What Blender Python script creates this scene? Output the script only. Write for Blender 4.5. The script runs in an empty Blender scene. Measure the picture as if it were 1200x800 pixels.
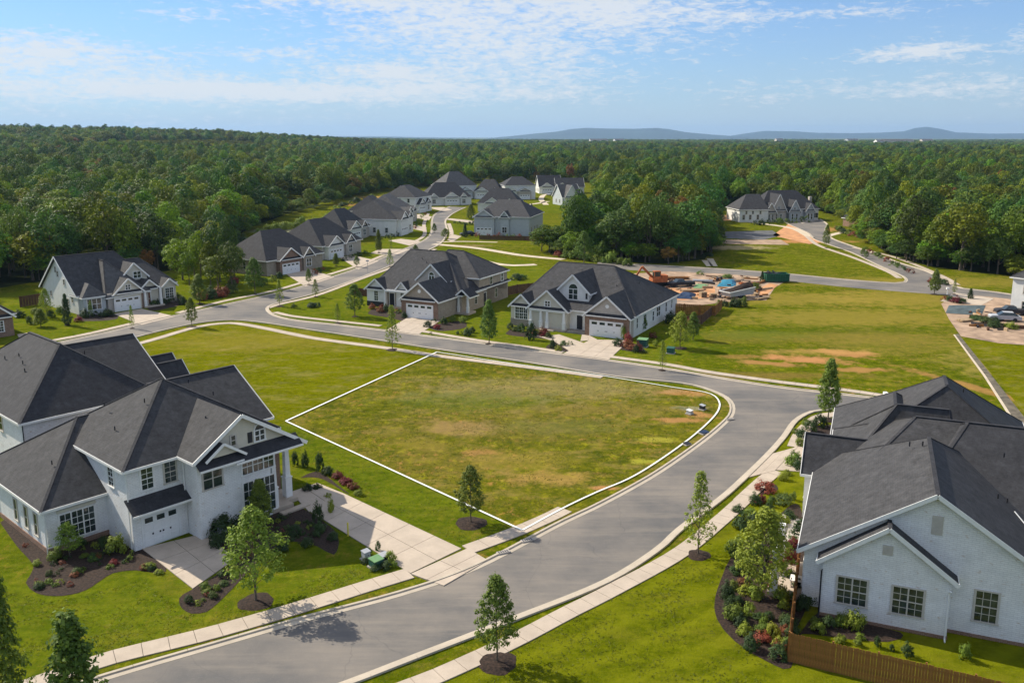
import bpy, bmesh, math, random
from mathutils import Vector, Matrix
from mathutils.geometry import tessellate_polygon
from mathutils import noise as mnoise

random.seed(7)
SC = bpy.context.scene
COL = SC.collection
R = math.radians

# ------------------------------------------------------------------ camera
CAM_H = 30.0
FPX, CXP, CYP, HZP = 1020.0, 600.0, 360.0, 160.0      # in photo pixels (1200 x 800)
PITCH = math.atan((CYP - HZP) / FPX)
cd = bpy.data.cameras.new('camera')
cam = bpy.data.objects.new('camera', cd)
COL.objects.link(cam)
cam.location = (0, 0, CAM_H)
cam.rotation_euler = (math.pi / 2 - PITCH, 0, 0)
cd.sensor_fit = 'HORIZONTAL'
cd.sensor_width = 36.0
cd.lens = FPX / 1200.0 * 36.0
cd.shift_y = -(400.0 - CYP) / 1200.0
cd.clip_start = 0.5
cd.clip_end = 60000
SC.camera = cam

# ------------------------------------------------------------------ sun and sky
SUN_DIR = Vector((-0.86 * math.cos(R(38)), 0.51 * math.cos(R(38)), math.sin(R(38)))).normalized()
sl = bpy.data.lights.new('sun', 'SUN')
sl.energy = 4.7
sl.angle = R(0.55)
sl.color = (1.0, 0.92, 0.77)
so = bpy.data.objects.new('sun', sl)
COL.objects.link(so)
so.rotation_euler = SUN_DIR.to_track_quat('Z', 'Y').to_euler()
so.location = (-60, 40, 80)

SC.view_settings.view_transform = 'Standard'
SC.view_settings.look = 'None'
SC.view_settings.gamma = 1.0
SC.view_settings.use_curve_mapping = False
SC.view_settings.exposure = 0.48
SC.cycles.max_bounces = 6
SC.cycles.diffuse_bounces = 3
SC.cycles.glossy_bounces = 2
SC.cycles.transmission_bounces = 2
SC.cycles.volume_bounces = 0
SC.cycles.transparent_max_bounces = 4


class NT:
    """small wrapper for building node trees"""
    def __init__(s, tree):
        s.t = tree
        tree.nodes.clear()

    def n(s, typ, ins=None, **kw):
        nd = s.t.nodes.new(typ)
        for k, v in kw.items():
            setattr(nd, k, v)
        for k, v in (ins or {}).items():
            s.set(nd, k, v)
        return nd

    def set(s, nd, k, v):
        sock = nd.inputs[k]
        if isinstance(v, bpy.types.NodeSocket):
            s.t.links.new(v, sock)
        elif isinstance(v, bpy.types.Node):
            s.t.links.new(v.outputs[0], sock)
        else:
            if isinstance(v, tuple) and len(v) == 3 and sock.type == 'RGBA':
                v = v + (1,)
            sock.default_value = v

    def m(s, op, a, b=0.0, c=None, clamp=False):
        nd = s.n('ShaderNodeMath', operation=op, use_clamp=clamp)
        s.set(nd, 0, a)
        s.set(nd, 1, b)
        if c is not None:
            s.set(nd, 2, c)
        return nd.outputs[0]

    def mix(s, f, a, b, mode='MIX'):
        nd = s.n('ShaderNodeMix', data_type='RGBA', blend_type=mode, clamp_factor=True)
        s.set(nd, 0, f)
        s.set(nd, 6, a)
        s.set(nd, 7, b)
        return nd.outputs[2]

    def noise(s, vec, scale, detail=3.0, rough=0.55, dist=0.0):
        nd = s.n('ShaderNodeTexNoise', {'Scale': scale, 'Detail': detail, 'Roughness': rough, 'Distortion': dist})
        if vec is not None:
            s.set(nd, 'Vector', vec)
        return nd.outputs[0]

    def ramp(s, f, lo, hi):
        nd = s.n('ShaderNodeMapRange', {'From Min': lo, 'From Max': hi}, clamp=True)
        s.set(nd, 0, f)
        return nd.outputs[0]

    def mapping(s, vec, loc=(0, 0, 0), rot=(0, 0, 0), scale=(1, 1, 1)):
        nd = s.n('ShaderNodeMapping', {'Location': loc, 'Rotation': rot, 'Scale': scale})
        s.set(nd, 'Vector', vec)
        return nd.outputs[0]


W = bpy.data.worlds.new('World')
SC.world = W
W.use_nodes = True
w = NT(W.node_tree)
sky = w.n('ShaderNodeTexSky', sky_type='NISHITA')
sky.sun_disc = False
sky.sun_elevation = math.asin(SUN_DIR.z)
sky.sun_rotation = math.atan2(SUN_DIR.x, SUN_DIR.y)
sky.altitude = 200
sky.air_density = 1.0
sky.dust_density = 0.08
sky.ozone_density = 2.0
tc = w.n('ShaderNodeTexCoord')
sep = w.n('ShaderNodeSeparateXYZ', {0: tc.outputs['Generated']})
dx, dy, dz = sep.outputs
zz = w.m('ADD', w.m('MAXIMUM', dz, 0.0), 0.055)
px_ = w.m('DIVIDE', dx, zz)
py_ = w.m('DIVIDE', dy, zz)
pl = w.n('ShaderNodeCombineXYZ', {0: px_, 1: py_, 2: 0.0}).outputs[0]
az = w.m('ARCTAN2', dx, dy)


def sky_blob(ax, ex, ra, re, amp):
    a = w.m('DIVIDE', w.m('SUBTRACT', az, ax), ra)
    e = w.m('DIVIDE', w.m('SUBTRACT', dz, ex), re)
    d2 = w.m('ADD', w.m('MULTIPLY', a, a), w.m('MULTIPLY', e, e))
    return w.m('MULTIPLY', w.m('EXPONENT', w.m('MULTIPLY', d2, -1.0)), amp)


def pxdir(x, y):
    return math.atan2((x - CXP) / FPX, 1.0), math.sin(math.atan2(HZP - y, FPX))


cover = None
for (bx_, by_, rx_, ry_, am) in [(560, 38, 230, 34, .27), (400, 5, 240, 16, .24), (730, 18, 120, 24, .26), (40, 75, 120, 22, .33), (130, 110, 240, 26, .24), (300, 112, 230, 10, .26),
                                 (1150, 10, 80, 14, .34), (1070, 73, 45, 9, .36), (1200, 66, 40, 16, .3), (1060, 112, 190, 14, .22), (560, 105, 220, 24, .2), (640, 70, 160, 22, .16), (330, 72, 60, 8, .2),
                                 (450, 88, 60, 8, .2), (940, 32, 110, 6, .22), (220, 35, 60, 8, .16), (1010, 78, 50, 7, .2)]:
    a0, e0 = pxdir(bx_, by_)
    b = sky_blob(a0, e0, rx_ / FPX, ry_ / FPX, am)
    cover = b if cover is None else w.m('ADD', cover, b)
ang = w.n('ShaderNodeCombineXYZ', {0: w.m('MULTIPLY', az, 6.5), 1: w.m('MULTIPLY', dz, 19.0), 2: dy}).outputs[0]
n1 = w.noise(w.mapping(ang, rot=(0, 0, -.25), scale=(.8, 1.0, 1)), 1.3, 6.0, 0.6, 0.3)
n2 = w.noise(w.mapping(ang, loc=(3.1, 7.7, 0), scale=(1.2, 1.4, 1)), 8.5, 10.0, 0.7, .4)
nn = w.m('ADD', w.m('MULTIPLY', n1, 0.3), w.m('MULTIPLY', n2, 0.7))
fill_cover = w.m('MULTIPLY', w.ramp(dz, .15, .35), .30)  # extra cloud above the view, added to brighten and whiten the ambient light
cl = w.ramp(w.m('ADD', nn, w.m('MULTIPLY', w.m('ADD', cover, fill_cover), 0.62)), 0.575, 0.74)
cl = w.m('MULTIPLY', cl, 0.85)
# thin veil that thickens towards the horizon everywhere
veil = w.m('MULTIPLY', w.m('EXPONENT', w.m('MULTIPLY', w.m('MAXIMUM', dz, 0.0), -9.5)), 0.95)
veil = w.m('MULTIPLY', veil, w.m('ADD', 0.75, w.m('MULTIPLY', n1, 0.5)))
skyc = w.mix(1.0, sky.outputs[0], (0.44, 0.64, 0.92, 1), 'MULTIPLY')
skyv = w.mix(veil, skyc, (3.0, 3.75, 4.5, 1))
final = w.mix(cl, skyv, (5.0, 5.2, 5.4, 1))
bg = w.n('ShaderNodeBackground', {'Color': final, 'Strength': 0.115})
wo = w.n('ShaderNodeOutputWorld', {0: bg.outputs[0]})
W.cycles.sampling_method = 'MANUAL'
W.cycles.sample_map_resolution = 512


# ------------------------------------------------------------------ layout helper: a photo pixel on the plane z, in metres
_c, _s = math.cos(PITCH), math.sin(PITCH)


def G(x, y, z=0.0):
    X = (x - CXP) / FPX
    Y = -(y - CYP) / FPX
    d = (X, Y * _s + _c, Y * _c - _s)
    t = (z - CAM_H) / d[2]
    return Vector((d[0] * t, d[1] * t, z))


# ------------------------------------------------------------------ mesh builder
class MB:
    def __init__(s):
        s.v, s.f, s.mi = [], [], []

    def poly(s, pts, mi=0):
        b = len(s.v)
        s.v += [tuple(p) for p in pts]
        s.f.append(tuple(range(b, b + len(pts))))
        s.mi.append(mi)
        return s

    def box(s, x0, x1, y0, y1, z0, z1, mi=0, M=None):
        P = [(x0, y0, z0), (x1, y0, z0), (x1, y1, z0), (x0, y1, z0), (x0, y0, z1), (x1, y0, z1), (x1, y1, z1), (x0, y1, z1)]
        if M is not None:
            P = [tuple(M @ Vector(p)) for p in P]
        b = len(s.v)
        s.v += P
        for q in ((3, 2, 1, 0), (4, 5, 6, 7), (0, 1, 5, 4), (1, 2, 6, 5), (2, 3, 7, 6), (3, 0, 4, 7)):
            s.f.append(tuple(b + i for i in q))
            s.mi.append(mi)
        return s

    def slab(s, pts, down, mi=0):
        """closed plate: polygon pts extruded by vector down"""
        down = Vector(down)
        n = len(pts)
        b = len(s.v)
        s.v += [tuple(p) for p in pts] + [tuple(Vector(p) + down) for p in pts]
        s.f.append(tuple(range(b, b + n)))
        s.mi.append(mi)
        s.f.append(tuple(range(b + 2 * n - 1, b + n - 1, -1)))
        s.mi.append(mi)
        for i in range(n):
            j = (i + 1) % n
            s.f.append((b + j, b + i, b + n + i, b + n + j))
            s.mi.append(mi)
        return s

    def bar(s, a, b, wd, ht, mi=0, up=(0, 0, 1)):
        """box beam from a to b, wd across, ht high, centred"""
        a, b = Vector(a), Vector(b)
        d = (b - a)
        L = d.length
        if L < 1e-6:
            return s
        d.normalize()
        x = d.cross(Vector(up))
        if x.length < 1e-4:
            x = Vector((1, 0, 0))
        x.normalize()
        z = x.cross(d)
        M = Matrix((x, d, z)).transposed().to_4x4()
        M.translation = a
        return s.box(-wd / 2, wd / 2, 0, L, -ht / 2, ht / 2, mi, M)

    def tube(s, pts, rad, n=6, mi=0, cap=True):
        pts = [Vector(p) for p in pts]
        if not isinstance(rad, (list, tuple)):
            rad = [rad] * len(pts)
        rings = []
        for i, p in enumerate(pts):
            d = (pts[min(i + 1, len(pts) - 1)] - pts[max(i - 1, 0)]).normalized()
            x = d.cross(Vector((0.31, 0.95, 0.05))).normalized()
            y = d.cross(x)
            b = len(s.v)
            for k in range(n):
                a = 2 * math.pi * k / n
                s.v.append(tuple(p + (x * math.cos(a) + y * math.sin(a)) * rad[i]))
            rings.append(b)
        for i in range(len(rings) - 1):
            for k in range(n):
                k2 = (k + 1) % n
                s.f.append((rings[i] + k, rings[i] + k2, rings[i + 1] + k2, rings[i + 1] + k))
                s.mi.append(mi)
        if cap:
            s.f.append(tuple(rings[-1] + k for k in range(n)))
            s.mi.append(mi)
            s.f.append(tuple(rings[0] + k for k in reversed(range(n))))
            s.mi.append(mi)
        return s

    def flat(s, pts, z, mi=0):
        """concave polygon at height z"""
        P = [Vector((p[0], p[1], 0)) for p in pts]
        b = len(s.v)
        s.v += [(p.x, p.y, z) for p in P]
        for t in tessellate_polygon([P]):
            a, c, d = t
            n = (P[c] - P[a]).cross(P[d] - P[a])
            s.f.append((b + a, b + c, b + d) if n.z > 0 else (b + a, b + d, b + c))
            s.mi.append(mi)
        return s

    def mesh(s, name, mats, smooth=False):
        me = bpy.data.meshes.new(name)
        me.from_pydata(s.v, [], s.f)
        for m in (mats if isinstance(mats, (list, tuple)) else [mats]):
            me.materials.append(m)
        if len(me.materials) > 1:
            me.polygons.foreach_set('material_index', s.mi)
        if smooth:
            me.polygons.foreach_set('use_smooth', [True] * len(me.polygons))
        me.update()
        return me

    def build(s, name, mats, parent=None, smooth=False, loc=None, rot=None):
        return link(name, s.mesh(name, mats, smooth), parent, loc, rot)


def link(name, me, parent=None, loc=None, rot=None, scale=None):
    o = bpy.data.objects.new(name, me)
    COL.objects.link(o)
    if parent is not None:
        o.parent = parent
    if loc is not None:
        o.location = loc
    if rot is not None:
        o.rotation_euler = (0, 0, rot) if isinstance(rot, (int, float)) else rot
    if scale is not None:
        o.scale = scale
    return o


def tag(o, label, cat, group=None):
    o['label'] = label
    o['category'] = cat
    if group:
        o['group'] = group
    return o


def thing(name, label, cat, loc=(0, 0, 0), rz=0.0, group=None):
    o = link(name, None, None, loc, rz)
    o.empty_display_size = 0.5
    return tag(o, label, cat, group)


def struct(o):
    o['kind'] = 'structure'
    return o


def stuff(o):
    o['kind'] = 'stuff'
    return o


def copy_thing(root, loc, rz=0.0, scale=None, label=None, group=None):
    r = root.copy()
    COL.objects.link(r)
    r.location = loc
    r.rotation_euler = (0, 0, rz)
    if scale is not None:
        r.scale = scale if isinstance(scale, (tuple, list)) else (scale,) * 3
    if label:
        r['label'] = label
    if group:
        r['group'] = group
    for ch in root.children:
        c = ch.copy()
        COL.objects.link(c)
        c.parent = r
        for g in ch.children:
            d = g.copy()
            COL.objects.link(d)
            d.parent = c
    return r


# ------------------------------------------------------------------ materials
def pmat(name, build, rough=0.8, spec=0.3, bump=None, metallic=0.0, trans=None):
    m = bpy.data.materials.new(name)
    m.use_nodes = True
    t = NT(m.node_tree)
    b = t.n('ShaderNodeBsdfPrincipled', {'Roughness': rough, 'Specular IOR Level': spec, 'Metallic': metallic})
    out = t.n('ShaderNodeOutputMaterial', {0: b.outputs[0]})
    r = build(t, b)
    if r is not None:
        t.set(b, 'Base Color', r)
    return m


def objc(t):
    return t.n('ShaderNodeTexCoord').outputs['Object']


def wpos(t):
    return t.n('ShaderNodeNewGeometry').outputs['Position']


def bumpto(t, b, h, strength=0.3, dist=0.03):
    n = t.n('ShaderNodeBump', {'Strength': strength, 'Distance': dist, 'Height': h})
    t.set(b, 'Normal', n.outputs[0])


def mat_plain(name, col, rough=0.6, var=0.12, scale=3.0, spec=0.3, metallic=0.0):
    def bd(t, b):
        n = t.noise(objc(t), scale, 5)
        c2 = tuple(c * (1 - var) for c in col)
        c1 = tuple(min(1, c * (1 + var)) for c in col)
        bumpto(t, b, n, 0.08, 0.02)
        return t.mix(t.ramp(n, .3, .7), c2, c1)
    return pmat(name, bd, rough, spec, metallic=metallic)


def mat_shingle(name, base, var=0.28):
    def bd(t, b):
        p = objc(t)
        sp = t.n('ShaderNodeSeparateXYZ', {0: p})
        u = t.m('ADD', sp.outputs[0], sp.outputs[1])
        v = t.n('ShaderNodeCombineXYZ', {0: u, 1: t.m('MULTIPLY', sp.outputs[2], 1.75), 2: 0.0}).outputs[0]
        br = t.n('ShaderNodeTexBrick', {'Vector': v, 'Scale': 1.0, 'Mortar Size': 0.012, 'Brick Width': 0.42, 'Row Height': 0.16, 'Bias': 0.0,
                                        'Color1': tuple(c * (1 - var) for c in base), 'Color2': tuple(c * (1 + var) for c in base), 'Mortar': tuple(c * .45 for c in base)}, offset=0.43)
        n = t.noise(p, 0.55, 5, .6)
        n2 = t.noise(p, 5.0, 6, .75)
        n3 = t.noise(t.mapping(p, scale=(1, 1, .35)), 1.6, 6, .7)
        c = t.mix(t.ramp(n, .3, .7), br.outputs[0], t.mix(0.5, br.outputs[0], tuple(min(1, x * 1.8) for x in base)))
        c = t.mix(0.6, c, t.mix(t.ramp(n2, .2, .8), tuple(x * .5 for x in base), tuple(x * 1.7 for x in base)))
        c = t.mix(t.m('MULTIPLY', t.ramp(n3, .5, .72), .6), c, tuple(x * 2.1 for x in base))
        c = t.mix(t.m('MULTIPLY', t.ramp(n3, .46, .3), .6), c, tuple(x * .45 for x in base))
        bumpto(t, b, t.m('ADD', br.outputs[1], t.m('MULTIPLY', n2, -.6)), 0.5, 0.04)
        return c
    return pmat(name, bd, 0.85, 0.25)


def mat_brick(name, c1, c2, mortar, bw=0.24, rh=0.085, ms=0.012, bump=0.5, blotch=None, big=0.4):
    def bd(t, b):
        p = objc(t)
        sp = t.n('ShaderNodeSeparateXYZ', {0: p})
        u = t.m('ADD', sp.outputs[0], sp.outputs[1])
        v = t.n('ShaderNodeCombineXYZ', {0: u, 1: sp.outputs[2], 2: 0.0}).outputs[0]
        br = t.n('ShaderNodeTexBrick', {'Vector': v, 'Scale': 1.0, 'Mortar Size': ms, 'Brick Width': bw, 'Row Height': rh, 'Color1': c1, 'Color2': c2, 'Mortar': mortar})
        c = br.outputs[0]
        n = t.noise(v, 1.3, 5, .65)
        c = t.mix(t.m('MULTIPLY', t.ramp(n, .42, .7), big), c, tuple(x * .62 for x in c1))
        if blotch:
            n3 = t.noise(t.mapping(v, scale=(1, 1.6, 1)), 2.1, 4, .6)
            c = t.mix(t.ramp(n3, .62, .72), c, blotch)
        bumpto(t, b, t.m('ADD', t.m('MULTIPLY', br.outputs[1], -1), t.m('MULTIPLY', n, .5)), bump, 0.02)
        return c
    return pmat(name, bd, 0.8, 0.2)


def mat_siding(name, col, row=0.18):
    def bd(t, b):
        p = objc(t)
        sp = t.n('ShaderNodeSeparateXYZ', {0: p})
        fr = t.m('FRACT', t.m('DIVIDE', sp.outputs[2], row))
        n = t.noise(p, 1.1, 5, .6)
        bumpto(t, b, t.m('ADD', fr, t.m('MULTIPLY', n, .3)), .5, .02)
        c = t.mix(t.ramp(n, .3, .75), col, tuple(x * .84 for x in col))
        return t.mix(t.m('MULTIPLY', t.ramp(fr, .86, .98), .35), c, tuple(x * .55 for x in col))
    return pmat(name, bd, 0.6, 0.3)


def mat_concrete(name, col, joint=None, var=.16):
    def bd(t, b):
        p = wpos(t)
        n = t.noise(p, 0.55, 6, .65)
        n2 = t.noise(p, 6.0, 5, .7)
        c = t.mix(t.ramp(n, .3, .72), tuple(x * (1 - var) for x in col), tuple(min(1, x * (1 + var * .6)) for x in col))
        c = t.mix(t.m('MULTIPLY', t.ramp(n2, .5, .85), .4), c, tuple(x * .66 for x in col))
        bumpto(t, b, n2, 0.15, 0.01)
        return c
    return pmat(name, bd, 0.85, 0.2)


def mat_asphalt():
    def bd(t, b):
        p = wpos(t)
        ng = t.noise(t.mapping(p, scale=(.35, .35, 1)), 0.35, 5, .6)
        ns = t.noise(t.mapping(p, rot=(0, 0, R(-38)), scale=(.12, 1.1, 1)), 0.9, 6, .65)
        n2 = t.noise(p, 9.0, 5, .7)
        c = t.mix(t.ramp(ng, .36, .64), (.118, .113, .110), (.225, .197, .168))
        c = t.mix(t.m('MULTIPLY', t.ramp(ns, .5, .75), .55), c, (.28, .24, .195))
        c = t.mix(t.m('MULTIPLY', t.ramp(ns, .52, .28), .45), c, (.115, .112, .112))
        c = t.mix(t.m('MULTIPLY', t.ramp(n2, .55, .8), .35), c, (.3, .28, .26))
        # hairline cracks
        vor = t.n('ShaderNodeTexVoronoi', {'Vector': t.n('ShaderNodeVectorMath', {0: p, 1: t.n('ShaderNodeTexNoise', {'Vector': p, 'Scale': .5, 'Detail': 4.0}).outputs[1]}, operation='ADD').outputs[0], 'Scale': 0.11}, feature='DISTANCE_TO_EDGE')
        ck = t.ramp(vor.outputs[0], .0035, .0012)
        c = t.mix(t.m('MULTIPLY', ck, .22), c, (.06, .06, .065))
        nb = t.noise(t.mapping(p, loc=(9, 4, 0), scale=(.8, .8, 1)), .45, 3, .5)
        c = t.mix(t.m('MULTIPLY', t.ramp(nb, .62, .7), .3), c, (.11, .105, .105))
        bumpto(t, b, n2, 0.2, 0.01)
        return c
    return pmat('asphalt', bd, 0.82, 0.25)


def mat_grass(name, cols, spots=(), dry=0.0, dryc=(.30, .24, .10), fleck=0.0, stripes=0.0, fine=1.0, rot=0.0):
    """cols: dark, mid, light.  spots: (x, y, rx, ry, angle, amount, colour) bare or dry patches at their places"""
    def bd(t, b):
        p = wpos(t)
        n0 = t.noise(p, .05, 6, .7)
        n1 = t.noise(t.mapping(p, rot=(0, 0, .3), scale=(1, 1.6, 1)), .22, 6, .65, .3)
        n2 = t.noise(p, 1.6 * fine, 6, .7)
        n3 = t.noise(p, 7.0 * fine, 4, .75)
        c = t.mix(t.ramp(n1, .3, .7), cols[0], cols[1])
        c = t.mix(t.m('MULTIPLY', t.ramp(n2, .42, .72), .75), c, cols[2])
        c = t.mix(t.m('MULTIPLY', t.ramp(n3, .45, .75), .6), c, tuple(x * .6 for x in cols[0]))
        n4 = t.noise(t.mapping(p, rot=(0, 0, .25), scale=(.55, 1.7, 1)), .75 * fine, 7, .75, .1)
        c = t.mix(t.m('MULTIPLY', t.ramp(n4, .5, .32), .5), c, tuple(x * .6 for x in cols[0]))
        c = t.mix(t.m('MULTIPLY', t.ramp(n4, .52, .7), .45), c, cols[2])
        c = t.mix(t.m('MULTIPLY', t.ramp(n0, .4, .65), .35), c, cols[2])
        if dry:
            nd = t.noise(t.mapping(p, loc=(31, 12, 0), rot=(0, 0, -.5), scale=(.7, 1.3, 1)), .3, 7, .72, .15)
            c = t.mix(t.m('MULTIPLY', t.ramp(nd, .5, .68), dry), c, dryc)
            ne = t.noise(t.mapping(p, loc=(5, 40, 0), rot=(0, 0, .3), scale=(.7, 1.5, 1)), 1.4, 6, .75, .05)
            c = t.mix(t.m('MULTIPLY', t.ramp(ne, .58, .74), dry), c, tuple(x * 1.25 for x in dryc))
        if fleck:
            nf = t.noise(t.mapping(p, loc=(17, 3, 0), rot=(0, 0, .2), scale=(.9, .7, 1)), 1.25, 7, .8)
            nm = t.noise(t.mapping(p, loc=(7, 53, 0)), .12, 4, .6)
            c = t.mix(t.m('MULTIPLY', t.m('MULTIPLY', t.ramp(nf, .54, .62), t.ramp(nm, .4, .62)), fleck), c, (.38, .20, .06))
            nf2 = t.noise(t.mapping(p, loc=(2, 33, 0), scale=(.8, .6, 1)), 1.0, 8, .8)
            c = t.mix(t.m('MULTIPLY', t.ramp(nf2, .53, .63), fleck * .85), c, (.27, .25, .015))
            c = t.mix(t.m('MULTIPLY', t.ramp(nf2, .47, .38), fleck * .85), c, (.045, .07, .008))
        if stripes:
            sp = t.n('ShaderNodeSeparateXYZ', {0: t.mapping(p, rot=(0, 0, rot))})
            wv = t.m('SINE', t.m('ADD', t.m('MULTIPLY', sp.outputs[0], 2.6), t.m('MULTIPLY', n1, 3.0)))
            c = t.mix(t.m('MULTIPLY', t.ramp(wv, -.2, .9), stripes), c, cols[2])
        if spots:
            sp = t.n('ShaderNodeSeparateXYZ', {0: p})
            nw = t.noise(p, .45, 6, .7)
            for (x, y, rx, ry, an, amt, colr) in spots:
                ca, sa = math.cos(an), math.sin(an)
                ax = t.m('SUBTRACT', sp.outputs[0], x)
                ay = t.m('SUBTRACT', sp.outputs[1], y)
                uu = t.m('DIVIDE', t.m('ADD', t.m('MULTIPLY', ax, ca), t.m('MULTIPLY', ay, sa)), rx)
                vv = t.m('DIVIDE', t.m('SUBTRACT', t.m('MULTIPLY', ay, ca), t.m('MULTIPLY', ax, sa)), ry)
                d = t.m('SQRT', t.m('ADD', t.m('MULTIPLY', uu, uu), t.m('MULTIPLY', vv, vv)))
                d = t.m('ADD', d, t.m('MULTIPLY', t.m('SUBTRACT', nw, .5), 2.6))
                c = t.mix(t.m('MULTIPLY', t.ramp(d, 1.05, .45), amt), c, colr)
        bumpto(t, b, t.m('ADD', n2, n3), 0.7, 0.12)
        return c
    return pmat(name, bd, 0.95, 0.0)


def mat_leaf(name, c_dark, c_light, hue=0.02, var=0.35):
    def bd(t, b):
        oi = t.n('ShaderNodeObjectInfo')
        gi = t.n('ShaderNodeNewGeometry')
        rnd = oi.outputs['Random']
        isl = gi.outputs['Random Per Island']
        n = t.noise(objc(t), .35, 3, .6)
        f = t.m('ADD', t.m('MULTIPLY', isl, .55), t.m('MULTIPLY', t.ramp(n, .3, .7), .45))
        c = t.mix(f, c_dark, c_light)
        hs = t.n('ShaderNodeHueSaturation', {'Color': c, 'Hue': t.m('ADD', .5 - hue, t.m('MULTIPLY', rnd, hue * 2)),
                                             'Saturation': 1.0, 'Value': t.m('ADD', 1 - var, t.m('MULTIPLY', t.m('FRACT', t.m('MULTIPLY', rnd, 7.31)), var * 2))})
        return hs.outputs[0]
    m = pmat(name, bd, 0.6, 0.25)
    # leaves let some light through
    t = m.node_tree
    b = [n for n in t.nodes if n.type == 'BSDF_PRINCIPLED'][0]
    tr = t.nodes.new('ShaderNodeBsdfTranslucent')
    mx = t.nodes.new('ShaderNodeMixShader')
    mx.inputs[0].default_value = 0.30
    src = b.inputs['Base Color'].links[0].from_socket
    t.links.new(src, tr.inputs[0])
    t.links.new(b.outputs[0], mx.inputs[1])
    t.links.new(tr.outputs[0], mx.inputs[2])
    out = [n for n in t.nodes if n.type == 'OUTPUT_MATERIAL'][0]
    t.links.new(mx.outputs[0], out.inputs[0])
    return m


M = {}
M['asphalt'] = mat_asphalt()
M['concrete'] = mat_concrete('pale_concrete', (.50, .415, .33))
M['curb'] = mat_concrete('curb_concrete', (.50, .43, .34))
M['gutter'] = mat_concrete('gutter_concrete', (.42, .38, .34))
M['joint'] = mat_concrete('joint_concrete', (.2, .18, .16))  # darker concrete base showing in the gaps between slabs and panels
M['mulch'] = mat_plain('mulch', (.034, .021, .015), .95, .85, 7.0)
M['shingle'] = mat_shingle('charcoal_shingles', (.046, .045, .047))
M['shingle_dark'] = mat_shingle('dark_shingles', (.034, .034, .038))
M['shingle_grey'] = mat_shingle('grey_shingles', (.080, .077, .076))
M['white_brick'] = mat_brick('white_painted_brick', (.88, .87, .85), (.82, .81, .79), (.70, .69, .68), bw=.4, rh=.13, ms=.016, bump=.6, blotch=(.60, .50, .42))
M['white'] = mat_plain('white_trim_paint', (.80, .79, .76), .5, .05)
M['white_siding'] = mat_siding('white_siding', (.80, .79, .75))
M['cream_siding'] = mat_siding('cream_siding', (.66, .61, .50))
M['grey_siding'] = mat_siding('grey_siding', (.50, .53, .54))
M['tan_brick'] = mat_brick('tan_brick', (.34, .27, .20), (.42, .34, .26), (.45, .40, .34))
M['brown_brick'] = mat_brick('brown_brick', (.20, .105, .07), (.30, .17, .11), (.34, .28, .22))
M['stone'] = mat_brick('stacked_stone', (.40, .35, .29), (.28, .24, .2), (.22, .2, .18), .42, .2, .02, .8)
M['pale_stone'] = mat_brick('pale_brick', (.58, .52, .45), (.50, .44, .38), (.42, .38, .34))
M['garage'] = mat_plain('garage_door_paint', (.78, .78, .77), .45, .04)
M['glass'] = pmat('window_glass', lambda t, b: t.mix(t.ramp(t.noise(objc(t), 1.7, 3), .35, .65), (.012, .018, .02), (.05, .07, .06)), 0.06, 0.8)
M['frame'] = mat_plain('window_frame_tan', (.52, .48, .42), .5, .08)
M['dark'] = mat_plain('dark_metal', (.025, .025, .03), .5, .2)
M['wood'] = mat_plain('stained_fence_wood', (.26, .115, .03), .7, .4, 2.5)
M['wood_dark'] = mat_plain('dark_brown_fence', (.10, .05, .03), .8, .3, 2.5)
M['door'] = mat_plain('stained_door', (.16, .06, .03), .5, .2)
M['bark'] = mat_plain('bark', (.13, .10, .075), .9, .35, 6.0)
M['line'] = mat_plain('white_line_paint', (.84, .84, .80), .7, .04)
M['dirt'] = mat_plain('bare_dirt', (.36, .25, .17), .95, .4, .5)
M['orange_dirt'] = mat_plain('orange_clay', (.52, .26, .12), .95, .3, .4)
M['path'] = mat_plain('pale_gravel', (.56, .47, .35), .95, .15, .6)
M['gravel'] = mat_plain('grey_gravel', (.11, .11, .115), .95, .3, .6)
M['leaf_lime'] = mat_leaf('leaf_lime', (.09, .15, .012), (.34, .42, .05), .015, .15)
M['leaf_mid'] = mat_leaf('leaf_mid_green', (.05, .10, .012), (.24, .31, .04), .02, .15)
M['leaf_dark'] = mat_leaf('leaf_dark_green', (.018, .042, .012), (.075, .12, .03), .01, .2)
M['leaf_magnolia'] = mat_leaf('leaf_magnolia', (.03, .07, .012), (.15, .22, .035), .015, .15)
M['leaf_shrub'] = mat_leaf('leaf_shrub', (.025, .055, .014), (.13, .19, .04), .03, .3)
M['leaf_gold'] = mat_leaf('leaf_gold', (.13, .17, .015), (.37, .41, .04), .015, .15)
M['leaf_red'] = mat_leaf('leaf_red', (.12, .03, .02), (.35, .09, .05), .03, .3)
M['leaf_forest'] = mat_leaf('leaf_forest', (.018, .052, .004), (.25, .33, .010), .045, .5)
M['leaf_forest_cool'] = mat_leaf('leaf_forest_cool', (.014, .042, .010), (.13, .225, .026), .035, .38)
M['leaf_autumn'] = mat_leaf('leaf_autumn', (.10, .06, .012), (.34, .19, .03), .03, .3)

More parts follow.
